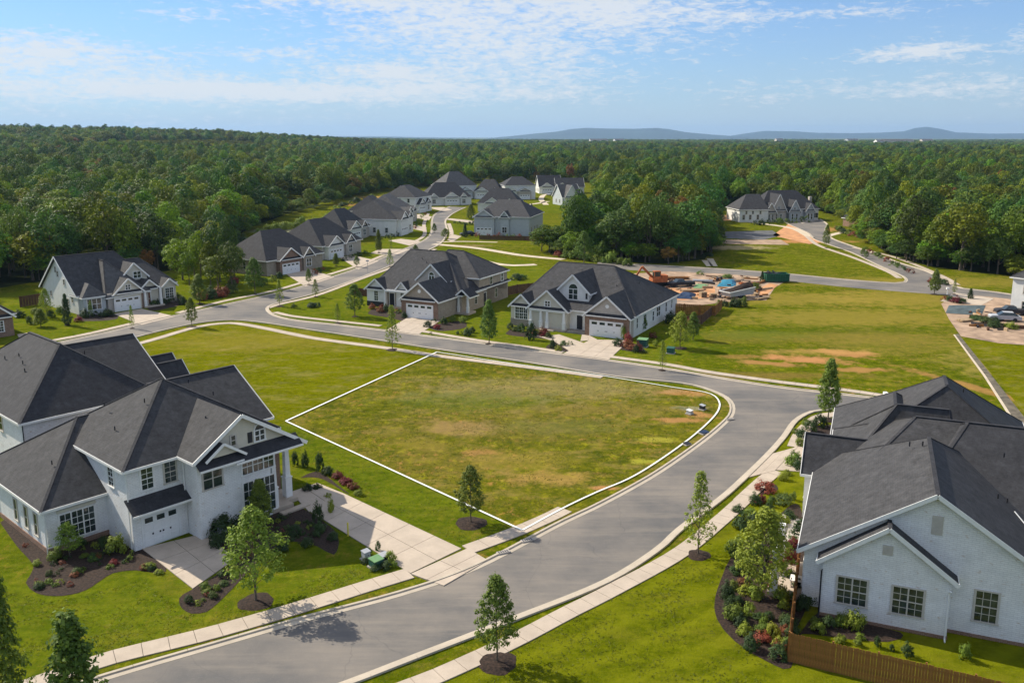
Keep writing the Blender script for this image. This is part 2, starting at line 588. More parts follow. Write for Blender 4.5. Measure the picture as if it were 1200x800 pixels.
# ================================================================== GROUND
def smooth(pts, step=1.5):
    """Catmull-Rom through pts, resampled every step metres"""
    P = [Vector((p[0], p[1], 0)) for p in pts]
    if len(P) < 3:
        out = P
    else:
        out = []
        Q = [P[0] * 2 - P[1]] + P + [P[-1] * 2 - P[-2]]
        for i in range(1, len(Q) - 2):
            p0, p1, p2, p3 = Q[i - 1:i + 3]
            k = max(2, int((p2 - p1).length / 1.0))
            k = min(k, 40)
            for j in range(k):
                t = j / k
                out.append(0.5 * ((2 * p1) + (p2 - p0) * t + (2 * p0 - 5 * p1 + 4 * p2 - p3) * t * t + (3 * p1 - p0 - 3 * p2 + p3) * t ** 3))
        out.append(P[-1])
    res = [out[0]]
    acc = 0.0
    for a, b in zip(out, out[1:]):
        d = (b - a).length
        while acc + d >= step:
            t = (step - acc) / d
            a = a.lerp(b, t)
            res.append(a.copy())
            d = (b - a).length
            acc = 0.0
        acc += d
    if (res[-1] - out[-1]).length > step * .3:
        res.append(out[-1])
    return res


def PX(pts, z=0.0):
    return [G(x, y, z) for x, y in pts]


def offs(line, d):
    """offset polyline to its left by d"""
    out = []
    for i, p in enumerate(line):
        t = (line[min(i + 1, len(line) - 1)] - line[max(i - 1, 0)])
        t.z = 0
        if t.length < 1e-6:
            t = Vector((1, 0, 0))
        t.normalize()
        out.append(p + Vector((-t.y, t.x, 0)) * d)
    return out


def terrain(x, y):
    d = math.hypot(x, y)
    az = math.degrees(math.atan2(x, max(y, 1e-3) if y > 0 else 1e-3))
    if y < 0:
        az = -90 if x < 0 else 90
    k = max(0.0, min(1.0, (d - 500) / 1200))
    k = k * k * (3 - 2 * k)
    left = 1 / (1 + math.exp((az + 13.0) / 4.0))
    h = k * left * (26 + 6.0 * mnoise.noise(Vector((x / 900, y / 900, 1.7))))
    h += k * 5.0 * mnoise.noise(Vector((x / 500, y / 500, 4.2)))
    k2 = max(0.0, min(1.0, (d - 2600) / 3000))
    h -= k2 * 4
    # low rise for the wood behind the left houses
    k3 = max(0.0, min(1.0, (d - 230) / 500)) * left
    return h + 3 * k3


def ground_mesh():
    mb = MB()
    rs = [0, 30, 60, 100, 150, 220, 300, 400, 500, 620, 760, 920, 1100, 1320, 1600, 1950, 2400, 3000, 3800, 4800, 6200, 8000, 11000, 15000, 24000]
    NA = 96
    rows = []
    for r in rs:
        row = []
        for k in range(NA):
            a = 2 * math.pi * k / NA
            x, y = r * math.sin(a), r * math.cos(a)
            row.append(len(mb.v))
            mb.v.append((x, y, terrain(x, y) if r > 490 else 0.0))
        rows.append(row)
    for i in range(len(rs) - 1):
        for k in range(NA):
            k2 = (k + 1) % NA
            f = (rows[i][k], rows[i + 1][k], rows[i + 1][k2], rows[i][k2])
            if i == 0:
                f = (rows[0][0], rows[1][k], rows[1][k2])
            mb.f.append(tuple(reversed(f)))
            mb.mi.append(0)
    return mb


def spot(x, y, rxp, ryp, amt, col, an=0.0):
    """patch centred on a photo pixel; radii in metres"""
    p = G(x, y)
    return (p.x, p.y, rxp, ryp, an, amt, col)


SOIL = (.50, .235, .10)
DRY = (.30, .22, .045)
ORG = (.52, .30, .10)
GREEN = ((.085, .125, .016), (.165, .205, .024), (.25, .28, .035))
spots_field = [spot(950, 395, 30, 5, .45, (.20, .15, .03)), spot(880, 440, 18, 2, .45, (.26, .15, .05)), spot(1040, 400, 14, 10, .4, (.24, .18, .04)), spot(820, 410, 10, 5, .4, (.05, .09, .004)), spot(980, 385, 20, 4, .4, (.045, .085, .003)), spot(930, 370, 22, 5, .35, (.06, .10, .004)), spot(945, 421, 7, 2.2, .85, SOIL, -.3), spot(905, 426, 5, 1.4, .6, SOIL, -.3), spot(990, 414, 5, 2.5, .7, SOIL, -.4), spot(1005, 433, 5, 1.6, .55, SOIL),
               spot(960, 412, 10, 2, .4, ORG), spot(870, 418, 5, 1.5, .3, SOIL), spot(1000, 372, 26, 9, .55, DRY), spot(930, 350, 20, 8, .55, DRY), spot(1060, 350, 18, 12, .55, DRY),
               spot(1085, 465, 4, 2, .5, SOIL), spot(880, 392, 12, 4, .35, (.09, .14, .02)), spot(1145, 455, 1.2, 14, .5, SOIL, .45), spot(790, 300, 8, 9, .3, DRY),
               spot(1180, 430, 8, 10, .4, (.42, .3, .09)), spot(1150, 330, 30, 8, .4, DRY), spot(1010, 330, 22, 8, .35, DRY),
               spot(895, 283, 30, 5, .8, SOIL), spot(960, 268, 8, 10, .7, SOIL), spot(850, 290, 14, 6, .6, (.5, .38, .24)), spot(880, 274, 20, 5, .8, (.12, .12, .13)),
               spot(440, 232, 12, 14, .6, ORG), spot(415, 240, 10, 8, .5, SOIL), spot(300, 288, 12, 6, .5, SOIL), spot(275, 296, 9, 5, .5, ORG), spot(330, 270, 12, 8, .35, (.4, .38, .36)),
               spot(540, 288, 10, 3, .6, (.3, .2, .12)), spot(850, 255, 14, 6, .8, SOIL), spot(600, 275, 20, 4, .35, DRY), spot(800, 303, 10, 3, .4, SOIL)]
M['meadow'] = mat_grass('meadow_grass', ((.038, .068, .001), (.080, .110, .002), (.165, .172, .008)), spots_field, dry=.55, dryc=(.25, .19, .04), fleck=.7)
spots_lot = [spot(800, 460, 4, 1.6, .6, SOIL), spot(808, 478, 2.0, 1.0, .4, (.36, .34, .28)), spot(795, 492, 3, 1, .6, SOIL), spot(820, 486, 1.5, 1.5, .6, SOIL), spot(710, 572, 1.5, .5, .7, SOIL),
             spot(540, 500, 5, 2.5, .45, (.40, .24, .12)), spot(500, 520, 5, 2, .35, DRY), spot(610, 540, 6, 3, .4, DRY), spot(640, 560, 5, 2, .4, ORG), spot(770, 515, 2, 1, .6, (.4, .36, .05)),
             spot(560, 530, 2, 1, .45, SOIL), spot(640, 455, 20, 6, .35, (.36, .27, .13)), spot(560, 470, 12, 5, .4, (.10, .135, .03)), spot(650, 500, 9, 3, .4, (.09, .13, .03)),
             spot(755, 540, 1.6, .8, .6, (.42, .4, .05)), spot(590, 500, 16, 6, .2, (.27, .17, .06)), spot(520, 540, 8, 5, .2, (.25, .16, .05)), spot(700, 480, 12, 3, .35, (.27, .18, .06))]
M['lot'] = mat_grass('lot_grass', ((.050, .070, .003), (.104, .114, .006), (.20, .178, .016)), spots_lot, dry=.8, dryc=(.26, .19, .055), fine=.8, fleck=.9)
M['lot_left'] = mat_grass('mown_lot_grass', ((.068, .088, .001), (.13, .14, .001), (.205, .20, .006)), [spot(300, 400, 16, 8, .3, DRY), spot(430, 480, 8, 3, .3, (.1, .14, .02))], dry=.4, fleck=.25)
M['lawn'] = mat_grass('lawn_grass', ((.045, .078, .003), (.088, .125, .004), (.175, .195, .012)), [], dry=.5, dryc=(.20, .175, .02), fleck=.3)
M['lawn_stripe'] = mat_grass('striped_lawn_grass', ((.062, .085, .002), (.115, .135, .003), (.19, .20, .008)), [spot(690, 690, 3, 1.2, .4, DRY)], dry=.4, dryc=(.20, .175, .02), stripes=.45, rot=R(58))

ground = struct(ground_mesh().build('ground', M['meadow']))

# ---- road surfaces -------------------------------------------------------
near_edge = [(-60, 862), (60, 818), (144, 791), (250, 760), (360, 728), (472, 698), (560, 667), (660, 615), (700, 596), (745, 572), (780, 551), (825, 519), (850, 498), (861, 485), (860, 472), (848, 462),
             (820, 452), (790, 447), (720, 440), (620, 424), (510, 408), (400, 391), (372, 387), (320, 379), (284, 375), (260, 375), (226, 379), (180, 389), (120, 405), (20, 432), (-120, 470)]
left_far = [(-120, 446), (0, 417), (70, 402), (130, 389), (165, 380), (212, 369), (262, 358), (333, 342), (377, 329), (419, 315), (453, 301), (470, 294), (490, 286), (503, 278), (507, 270), (507, 260), (510, 252), (520, 246), (528, 242)]
right_far = [(545, 243), (534, 248), (526, 253), (521, 259), (522, 266), (523, 273), (518, 282), (507, 290), (470, 306), (416, 327), (370, 343), (332, 353), (317, 357), (311, 361), (313, 366), (322, 371), (345, 376),
             (400, 382), (450, 388), (488, 393), (565, 403), (620, 411), (712, 423), (780, 433), (850, 445), (915, 455), (1013, 466), (1060, 473), (1130, 485), (1220, 502), (1330, 526)]
right_near = [(1330, 556), (1200, 520), (1100, 497), (1013, 484), (978, 480), (955, 480), (940, 485), (927, 494), (915, 511), (896, 532), (869, 558), (842, 582), (792, 619), (768, 641), (707, 679), (600, 722), (480, 768), (410, 795), (300, 834), (180, 874)]


def sm(pts, step=1.5):
    return smooth(PX(pts), step)


NE, LF, RF, RN = sm(near_edge), sm(left_far), sm(right_far), sm(right_near)
road = MB().flat(NE + LF + RF + RN, 0.02)
struct(road.build('road', M['asphalt']))

far_l = [(915, 256), (924, 262), (948, 273), (957, 281), (997, 295), (1029, 310), (1052, 320), (1063, 326), (1062, 331), (1045, 332), (990, 328), (929, 322), (880, 318), (820, 314), (740, 310), (700, 308)]
far_r = [(1290, 352), (1200, 347), (1160, 342), (1125, 338), (1113, 334), (1102, 327), (1081, 317), (1052, 308), (1020, 296), (990, 286), (973, 279), (966, 270), (968, 263), (960, 257)]
far_b = [(700, 314), (760, 318), (820, 323), (880, 327), (929, 330), (997, 337), (1071, 343), (1160, 350), (1290, 362)]
FL, FR, FB = sm(far_l, 3), sm(far_r, 3), sm(far_b, 3)
struct(MB().flat(FL + FB + FR, 0.02).build('road', M['asphalt']))

# second loop road behind the corner house, only roughed in (pale gravel)
for nm, pts, wd in (('path', [(512, 284), (540, 283), (586, 284)], 1.6), ('path', [(508, 286), (560, 291), (610, 299), (660, 304)], 2.6), ('path', [(548, 300), (575, 308), (600, 311), (628, 310)], 2.4),
                    ('path', [(925, 257), (900, 250), (868, 247)], 2.5), ('path', [(968, 277), (990, 272), (1015, 273)], 2.2), ('path', [(860, 258), (900, 263), (930, 268), (950, 278)], 2.5),
                    ('path', [(640, 240), (634, 233), (640, 226), (648, 222)], 2.6), ('path', [(618, 240), (632, 238), (642, 236)], 2.4), ('path', [(826, 305), (832, 312)], 1.6), ('path', [(832, 303), (837, 312)], 1.6),
                    ('path', [(620, 227), (635, 226)], 2.2)):
    L = smooth(PX(pts), 3)
    a, b = offs(L, wd / 2), offs(L, -wd / 2)
    mb = MB()
    for i in range(len(L) - 1):
        mb.poly([(b[i].x, b[i].y, .03), (b[i + 1].x, b[i + 1].y, .03), (a[i + 1].x, a[i + 1].y, .03), (a[i].x, a[i].y, .03)])
    struct(mb.build(nm, M['path']))


# ---- kerbs: gutter pan and raised stone pieces -----------------------------
def kerb(line, side, name='kerb', pan=.42, top=.2, z=.13, seg=2):
    """line: road edge, side +1 puts the kerb on its left"""
    a0, a1, a2 = line, offs(line, side * pan), offs(line, side * (pan + top))
    n = len(line)
    mb = MB()
    for i in range(n - 1):
        q = [(a0[i].x, a0[i].y, .032), (a0[i + 1].x, a0[i + 1].y, .032), (a1[i + 1].x, a1[i + 1].y, .05), (a1[i].x, a1[i].y, .05)]
        mb.poly(q if side < 0 else q[::-1])
    g = struct(mb.build('gutter', M['curb']))
    mb = MB()
    for i in range(0, n - 1):
        e = .018 if i % seg == 0 else 0.0
        p0, p1 = a1[i].lerp(a1[i + 1], e), a1[i + 1]
        q0, q1 = a2[i].lerp(a2[i + 1], e), a2[i + 1]
        pts = [(p0.x, p0.y, z), (p1.x, p1.y, z), (q1.x, q1.y, z), (q0.x, q0.y, z)]
        if side > 0:
            pts = pts[::-1]
        pts = pts[::-1]
        mb.slab(pts, (0, 0, -z - .02))
    struct(mb.build('kerb', M['curb']))


kerb(NE, +1)
kerb(LF, +1)
kerb(RF, +1)
kerb(RN, +1)
kerb(FL, -1, seg=1)
kerb(FR, -1, seg=1)


# ---- pavements made of separate slabs --------------------------------------
def pavement(pts, wd=1.5, z=.07, slab=1.5, single=True, jit=.004):
    L = smooth(PX(pts), slab)
    a, b = offs(L, wd / 2), offs(L, -wd / 2)
    base = struct(MB().build('pavement', M['joint']))
    mb = MB()
    for i in range(len(L) - 1):
        mb.poly([(b[i].x, b[i].y, .024), (b[i + 1].x, b[i + 1].y, .024), (a[i + 1].x, a[i + 1].y, .024), (a[i].x, a[i].y, .024)])
    base.data = mb.mesh('pavement', M['joint'])
    allm = MB()
    e = .012
    for i in range(len(L) - 1):
        zz_ = z + random.uniform(-jit, jit)
        q = [b[i].lerp(b[i + 1], e), b[i + 1].lerp(b[i], e), a[i + 1].lerp(a[i], e), a[i].lerp(a[i + 1], e)]
        pts_ = [(p.x, p.y, zz_) for p in q]
        if single:
            MB().slab(pts_, (0, 0, -.06)).build('slab', M['concrete'], base)
        else:
            allm.slab(pts_, (0, 0, -.06))
    if not single:
        stuff(allm.build('slab', M['concrete'], base))
    return base


pavement([(-40, 828), (60, 795), (129, 771), (250, 741), (360, 709), (430, 687), (480, 672)])
pavement([(548, 644), (600, 625), (640, 608), (662, 597)], 1.45)
pavement([(400, 838), (460, 812), (515, 791), (600, 752), (665, 718), (715, 693), (795, 649), (843, 611), (870, 587)], 1.35)
pavement([(868, 588), (895, 563), (909, 552)], 1.35)
pavement([(931, 524), (938, 509), (950, 496), (962, 488), (985, 485), (1010, 487), (1060, 492), (1110, 502)], 1.4)
far_walk = [([(120, 414), (180, 398), (228, 384), (262, 379), (290, 381), (360, 395), (400, 401), (460, 409), (512, 417), (560, 423), (640, 433), (706, 442)], 1.3),
            ([(488, 393 - 6), (560, 399), (620, 407), (660, 413)], 1.1), ([(714, 418), (780, 427), (830, 436), (900, 446), (1010, 460), (1100, 475)], 1.2),
            ([(322, 366), (345, 371), (400, 377), (446, 382)], 1.1), ([(314, 361), (326, 357), (372, 346), (420, 328), (474, 308), (510, 292)], 1.1),
            ([(40, 403), (100, 392), (160, 378)], 1.2), ([(208, 367), (262, 353), (320, 341), (368, 327)], 1.2), ([(385, 322), (420, 311), (450, 299)], 1.2), ([(480, 286), (497, 276), (497, 262), (502, 250)], 1.2),
            ([(528, 281), (529, 272), (526, 262)], 1.3),
            ([(1000, 290), (1050, 302), (1100, 322), (1122, 334)], 1.2), ([(945, 277), (960, 288), (1000, 302), (1040, 318), (1054, 326)], 1.2)]
for i, (pts, wd) in enumerate(far_walk):
    pavement(pts, wd, single=(i == 0), slab=1.5 if i < 4 else 3)


# ---- driveways made of panels ---------------------------------------------
def driveway(quad, nu, nv, z=.06, single=True, e=.02, mat='concrete', name='driveway'):
    """quad: four photo pixels (a,b,c,d) round the drive; split nu x nv"""
    a, b, c, d = [G(*q) for q in quad]
    base = MB().slab([(p.x, p.y, .026) for p in (a, b, c, d)], (0, 0, -.02))
    n = (b - a).cross(c - a)
    base = struct(base.build(name, M['joint']))
    allm = MB()
    for i in range(nu):
        for j in range(nv):
            def P(u, v):
                return a.lerp(b, u).lerp(d.lerp(c, u), v)
            ue, ve = e / (b - a).length, e / (d - a).length
            u0, u1, v0, v1 = i / nu + ue, (i + 1) / nu - ue, j / nv + ve, (j + 1) / nv - ve
            q = [P(u0, v0), P(u1, v0), P(u1, v1), P(u0, v1)]
            q = [(p.x, p.y, z + random.uniform(-.003, .003)) for p in q]
            if n.z < 0:
                q = q[::-1]
            if single:
                MB().slab(q, (0, 0, -.055)).build('concrete_panel', M[mat], base)
            else:
                allm.slab(q, (0, 0, -.055))
    if not single:
        stuff(allm.build('concrete_panel', M[mat], base))
    return base


driveway([(361, 598), (400, 577), (541, 643), (481, 672)], 2, 5)                 # long drive of the left white house
driveway([(481, 673), (548, 643), (572, 657), (520, 687)], 2, 2, z=.085)         # its apron across the verge
driveway([(166, 643), (240, 625), (276, 655), (226, 690)], 2, 3, z=.06)          # short concrete pad at garage door
driveway([(340, 577), (372, 566), (402, 578), (362, 600)], 2, 1, z=.065)
driveway([(872, 561), (905, 532), (935, 524), (908, 552)], 2, 2, z=.085)         # apron of the right house
driveway([(908, 551), (931, 524), (1000, 528), (990, 556)], 2, 2, z=.06)
driveway([(692, 398), (738, 399), (712, 423), (657, 416)], 3, 3)
driveway([(478, 372), (516, 376), (489, 393), (451, 388)], 3, 3)
driveway([(133, 368), (166, 362), (206, 371), (166, 381)], 3, 3)
for q in ([(333, 320), (362, 315), (392, 325), (358, 336)], [(398, 302), (412, 299), (444, 306), (420, 316)], [(434, 297), (444, 292), (482, 292), (462, 300)],
          [(473, 266), (487, 264), (500, 267), (496, 271)], [(476, 254), (492, 251), (506, 254), (503, 258)], [(520, 257), (528, 256), (556, 259), (556, 262)],
          [(524, 281), (532, 275), (541, 277), (530, 284)], [(500, 243), (520, 243), (530, 246), (520, 248)], [(926, 254), (940, 254), (960, 258), (940, 262)], [(1102, 353), (1118, 343), (1165, 350), (1150, 358)],
          [(20, 392), (33, 390), (42, 398), (26, 402)], [(455, 322 - 40), (470, 280), (495, 283), (480, 288)]):
    driveway(q, 2, 2, single=False)
driveway([(683, 388), (692, 394), (700, 398), (680, 400)], 2, 1)
driveway([(640, 394), (655, 392), (684, 402), (668, 412)], 2, 2)                # curved front walk of the corner house
driveway([(627, 393), (636, 391), (655, 396), (646, 399)], 2, 1)


# ---- lawns and fields laid as thin sheets ----------------------------------
def sheet(name, pts, mat, z=.004, sm_=0):
    P = PX(pts)
    if sm_:
        P = smooth(P + [P[0]], sm_)[:-1]
    return struct(MB().flat(P, z).build(name, mat))


sheet('lawn', [(-200, 900), (-200, 640), (-60, 560), (60, 500), (140, 470), (335, 494), (612, 622), (547, 645), (475, 676), (300, 730), (100, 790)], M['lawn'], .006)
lotmain = [(335, 494), (512, 413), (600, 427), (700, 441), (790, 455), (830, 461), (846, 470), (842, 484), (815, 509), (780, 535), (740, 560), (700, 577), (660, 596), (612, 622)]
sheet('lot_grass', lotmain, M['lot'], .010)
sheet('mown_lot_grass', [(100, 425), (180, 393), (226, 381), (260, 377), (284, 377), (320, 382), (400, 394), (512, 413), (335, 494), (200, 560), (60, 520)], M['lot_left'], .014)
sheet('verge_grass', [(612, 622), (660, 597), (740, 560), (815, 509), (842, 484), (846, 470), (850, 462), (862, 474), (858, 492), (835, 515), (780, 551), (700, 597), (640, 628)], M['lot'], .012)
sheet('lawn', [(330, 880), (480, 796), (600, 742), (700, 690), (790, 640), (860, 585), (905, 535), (935, 495), (975, 481), (1060, 488), (1200, 520), (1320, 560), (1500, 900)], M['lawn_stripe'], .006)
sheet('lawn', [(318, 362), (330, 354), (420, 327), (470, 308), (500, 300), (545, 330), (600, 350), (700, 360), (760, 372), (815, 385), (828, 400), (780, 432), (700, 421), (600, 407), (480, 390), (350, 375), (322, 369)], M['lawn'], .008)
sheet('lawn', [(-60, 440), (-60, 350), (60, 338), (200, 320), (300, 318), (365, 303), (440, 285), (480, 262), (505, 240), (508, 262), (500, 280), (450, 301), (400, 320), (330, 341), (210, 368), (60, 402)], M['lawn'], .010)
sheet('lawn', [(500, 300), (520, 288), (620, 306), (640, 318), (630, 340), (580, 345), (545, 330)], M['lawn'], .012)
sheet('lawn', [(525, 262), (560, 255), (640, 268), (640, 280), (540, 280), (524, 278)], M['lawn'], .010)
sheet('lawn', [(615, 250), (628, 228), (660, 222), (672, 232), (660, 250)], M['lawn'], .010)
sheet('mown_lot_grass', [(1128, 398), (1300, 415), (1400, 560), (1215, 500)], M['lot_left'], .009)

# bare construction ground
sheet('dirt', [(735, 321), (785, 318), (850, 321), (925, 327), (908, 337), (898, 352), (870, 352), (800, 360), (762, 352), (740, 338)], M['dirt'], .03)
sheet('dirt', [(1103, 356), (1120, 344), (1180, 350), (1300, 372), (1300, 412), (1170, 402), (1126, 394), (1112, 374)], M['dirt'], .03)
sheet('orange_clay', [(770, 336), (800, 338), (838, 336), (838, 348), (800, 352), (768, 348)], M['orange_dirt'], .036)
sheet('orange_clay', [(890, 338), (902, 332), (912, 334), (900, 344), (890, 348)], M['orange_dirt'], .036)
sheet('orange_clay', [(925, 262), (945, 272), (962, 284), (948, 286), (905, 276)], M['orange_dirt'], .02)
sheet('orange_clay', [(838, 252), (862, 252), (864, 258), (842, 259)], M['orange_dirt'], .02)
sheet('gravel', [(828, 272), (905, 270), (915, 276), (895, 281), (838, 279)], M['gravel'], .02)
sheet('dirt', [(828, 281), (915, 281), (925, 287), (860, 286), (830, 285)], M['dirt'], .024)
# drainage swale on the right
M['ditch'] = mat_plain('ditch_earth', (.13, .11, .08), .95, .5, 1.2)
sheet('ditch', [(1119, 392), (1123, 391), (1162, 440), (1203, 492), (1212, 515), (1196, 503), (1155, 440)], M['ditch'], .02)
sheet('path', [(1117, 392), (1119, 392), (1155, 440), (1196, 503), (1192, 503), (1152, 440)], M['path'], .024)

# mulch beds
for pts in ([(0, 612), (20, 606), (52, 640), (66, 640), (100, 628), (140, 616), (166, 636), (176, 650), (196, 667), (186, 672), (160, 668), (130, 672), (104, 690), (75, 698), (45, 696), (30, 682), (40, 664), (20, 640)],
            [(236, 634), (275, 600), (335, 590), (362, 600), (395, 625), (392, 650), (372, 640), (340, 634), (310, 650), (272, 690), (240, 718), (215, 715), (210, 700), (226, 690), (276, 655)],
            [(352, 560), (372, 552), (398, 570), (410, 580), (375, 560)],
            [(850, 665), (866, 640), (905, 610), (935, 590), (945, 640), (948, 700), (930, 745), (928, 782), (905, 778), (862, 752), (840, 725), (838, 700)],
            [(935, 745), (962, 716), (1010, 730), (1060, 742), (1040, 752), (990, 748), (945, 742)],
            [(598, 386), (640, 392), (650, 398), (628, 396), (594, 392)], [(436, 362), (470, 366), (474, 376), (455, 372), (432, 368)], [(498, 382), (540, 376), (545, 384), (515, 388)],
            [(650, 400), (680, 402), (672, 412), (640, 408)], [(718, 402), (745, 404), (756, 412), (728, 410)], [(90, 368), (130, 366), (136, 374), (95, 376)], [(170, 358), (212, 350), (216, 356), (180, 364)],
            [(925, 512), (950, 500), (990, 498), (1000, 508), (960, 512)], [(880, 572), (905, 566), (912, 574), (890, 580)]):
    sheet('mulch_bed', pts, M['mulch'], .022, .5)

# white painted boundary line round the lot
line_px = [(335, 494), (512, 413), (600, 426.5), (700, 440), (790, 454.5), (824, 459.5), (838, 465), (843.5, 474), (838, 487), (815, 509), (780, 535), (740, 560), (700, 577), (660, 596), (612, 622), (470, 556), (335, 494)]
Lp = PX(line_px)
Lm = smooth(Lp[1:15], 1.0)
mb = MB()


def ribbon(mb, L, wd, z):
    a, b = offs(L, wd / 2), offs(L, -wd / 2)
    for i in range(len(L) - 1):
        mb.poly([(b[i].x, b[i].y, z), (b[i + 1].x, b[i + 1].y, z), (a[i + 1].x, a[i + 1].y, z), (a[i].x, a[i].y, z)])


ribbon(mb, smooth([Lp[0], Lp[1]], 1.0), .24, .1)
ribbon(mb, Lm, .18, .104)
ribbon(mb, smooth([Lp[14], Lp[0]], 1.0), .2, .1)
tag(mb.build('boundary_line', M['line']), 'white line marking the boundary all round the empty grass corner lot', 'boundary line')


# ================================================================== HOUSES
_cache = {}


def cached(key, fn):
    if key not in _cache:
        _cache[key] = fn()
    return _cache[key]


FACE = {'-v': 0.0, '+u': math.pi / 2, '+v': math.pi, '-u': -math.pi / 2}


class House:
    def __init__(s, name, label, origin, deg, cat='house', group=None, detail=2):
        s.root = thing(name, label, cat, (origin[0], origin[1], 0), R(deg), group)
        s.o = Vector((origin[0], origin[1], 0))
        s.rz = R(deg)
        s.detail = detail
        s.wall_mb = {}

    def wbox(s, u0, u1, v0, v1, z0, z1, mat):
        s.wall_mb.setdefault(mat, MB()).box(u0, u1, v0, v1, z0, z1)

    def roof(s, u0, u1, v0, v1, ze, zr, axis='u', r0=None, r1=None, mat='shingle', oh=.4, wall=None, fascia='white', z0=0.0, th=.16, rc=None, ends=(None, None), cap=True):
        """gable/hip roof over a rectangle; ridge along axis from r0 to r1 (None = gable end), centred unless rc; wall = wall material"""
        if wall:
            s.wbox(u0, u1, v0, v1, z0, ze, wall)
        T = (lambda a, c, z: (a, c, z)) if axis == 'u' else (lambda a, c, z: (c, a, z))
        a0, a1, c0, c1 = (u0, u1, v0, v1) if axis == 'u' else (v0, v1, u0, u1)
        cm = (c0 + c1) / 2 if rc is None else rc
        p0, p1 = (zr - ze) / (cm - c0), (zr - ze) / (c1 - cm)
        g0, g1 = r0 is None, r1 is None
        A0, A1 = a0 - oh, a1 + oh
        C0, C1 = c0 - oh, c1 + oh
        z0_, z1_ = ze - p0 * oh, ze - p1 * oh
        R0 = A0 if g0 else r0
        R1 = A1 if g1 else r1
        lift = th
        rz_ = zr + lift
        e = [T(A0, C0, z0_ + lift), T(A1, C0, z0_ + lift), T(A1, C1, z1_ + lift), T(A0, C1, z1_ + lift)]
        q0, q1 = T(R0, cm, rz_), T(R1, cm, rz_)
        flip = axis != 'u'
        rf = MB()

        def pl(*p):
            rf.slab(list(p) if not flip else list(p)[::-1], (0, 0, -th))
        pl(e[0], e[1], q1, q0)
        pl(e[2], e[3], q0, q1)
        if not g1:
            pl(e[1], e[2], q1)
        if not g0:
            pl(e[3], e[0], q0)
        rf.build('roof', M[mat], s.root)
        # gable triangles
        if wall:
            for g, a, b in ((g0, a0, 1), (g1, a1, -1)):
                if g:
                    w_ = s.wall_mb.setdefault(wall, MB())
                    t1 = [T(a, c0, ze), T(a, c1, ze), T(a, cm, zr)]
                    k = .2 * b
                    w_.slab(t1, Vector(T(k, 0, 0)))
        # fascia boards along eaves and rakes
        fb = MB()
        fh = .2
        zc = lift - th / 2

        def fbar(p, q):
            fb.bar(p, q, .05, fh)
        o_ = .03
        E = [T(A0 - o_, C0 - o_, z0_ + zc), T(A1 + o_, C0 - o_, z0_ + zc), T(A1 + o_, C1 + o_, z1_ + zc), T(A0 - o_, C1 + o_, z1_ + zc)]
        fbar(E[0], E[1])
        fbar(E[2], E[3])
        if g1:
            pk = T(A1 + o_, cm, rz_ - th / 2 + .02)
            fb.bar(E[1], pk, .05, .26)
            fb.bar(E[2], pk, .05, .26)
        else:
            fbar(E[1], E[2])
        if g0:
            pk = T(A0 - o_, cm, rz_ - th / 2 + .02)
            fb.bar(E[0], pk, .05, .26)
            fb.bar(E[3], pk, .05, .26)
        else:
            fbar(E[3], E[0])
        fb.build('fascia', M[fascia], s.root)
        if cap and s.detail >= 2:
            cb = MB()
            cb.bar(Vector(q0) + Vector((0, 0, .02)), Vector(q1) + Vector((0, 0, .02)), .26, .05)
            if not g0:
                cb.bar(q0, e[0], .22, .06)
                cb.bar(q0, e[3], .22, .06)
            if not g1:
                cb.bar(q1, e[1], .22, .06)
                cb.bar(q1, e[2], .22, .06)
            cb.build('ridge_cap', M['shingle_dark'], s.root)

    def shed(s, u0, u1, v0, v1, zl, zh, mat='shingle_dark', fascia='white'):
        """lean-to strip: low edge at v0 (front), high edge at v1"""
        th = .1
        MB().slab([(u0, v0, zl), (u1, v0, zl), (u1, v1, zh), (u0, v1, zh)], (0, 0, -th)).build('roof', M[mat], s.root)
        MB().bar((u0 - .02, v0 - .03, zl - .06), (u1 + .02, v0 - .03, zl - .06), .05, .16).build('fascia', M[fascia], s.root)

    def add(s, name, me, face, a, d, z):
        """place mesh on wall: face '-v' -> a is u, d is the wall's v; face '-u' -> a is v, d is the wall's u"""
        loc = (a, d, z) if face in ('-v', '+v') else (d, a, z)
        return link(name, me, s.root, loc, FACE[face])

    def window(s, face, a, d, z, w=.9, h=1.5, n=1, cols=2, rows=4, frame='frame', trim='white', arch=False, label=None):
        """n sashes side by side, cols x rows panes each sash; z = sill height"""
        def fm():
            mb = MB()
            W = n * w
            t = .09
            mb.box(-W / 2 - t, W / 2 + t, -.07, .02, h, h + t)
            mb.box(-W / 2 - t - .04, W / 2 + t + .04, -.11, .02, -t, 0)
            for i in range(n + 1):
                x = -W / 2 + i * w
                mb.box(x - t if i == 0 else x - t / 2, x + t if i == n else x + t / 2, -.068, .02, 0, h)
            for i in range(n):
                x0 = -W / 2 + i * w
                mb.box(x0, x0 + w, -.05, .01, h / 2 - .035, h / 2 + .035)
                if cols > 1:
                    for c in range(1, cols):
                        xx = x0 + w * c / cols
                        mb.box(xx - .018, xx + .018, -.036, .0, 0, h)
                if rows > 2:
                    for r_ in range(1, rows):
                        if r_ * 2 != rows:
                            zz2 = h * r_ / rows
                            mb.box(x0, x0 + w, -.034, .0, zz2 - .018, zz2 + .018)
            if arch:
                k = 10
                for i in range(k):
                    a0, a1 = math.pi * i / k, math.pi * (i + 1) / k
                    mb.bar((-math.cos(a0) * W / 2, -.03, h + t + math.sin(a0) * W / 2), (-math.cos(a1) * W / 2, -.03, h + t + math.sin(a1) * W / 2), .07, .09)
            return mb.mesh('window', M[frame])

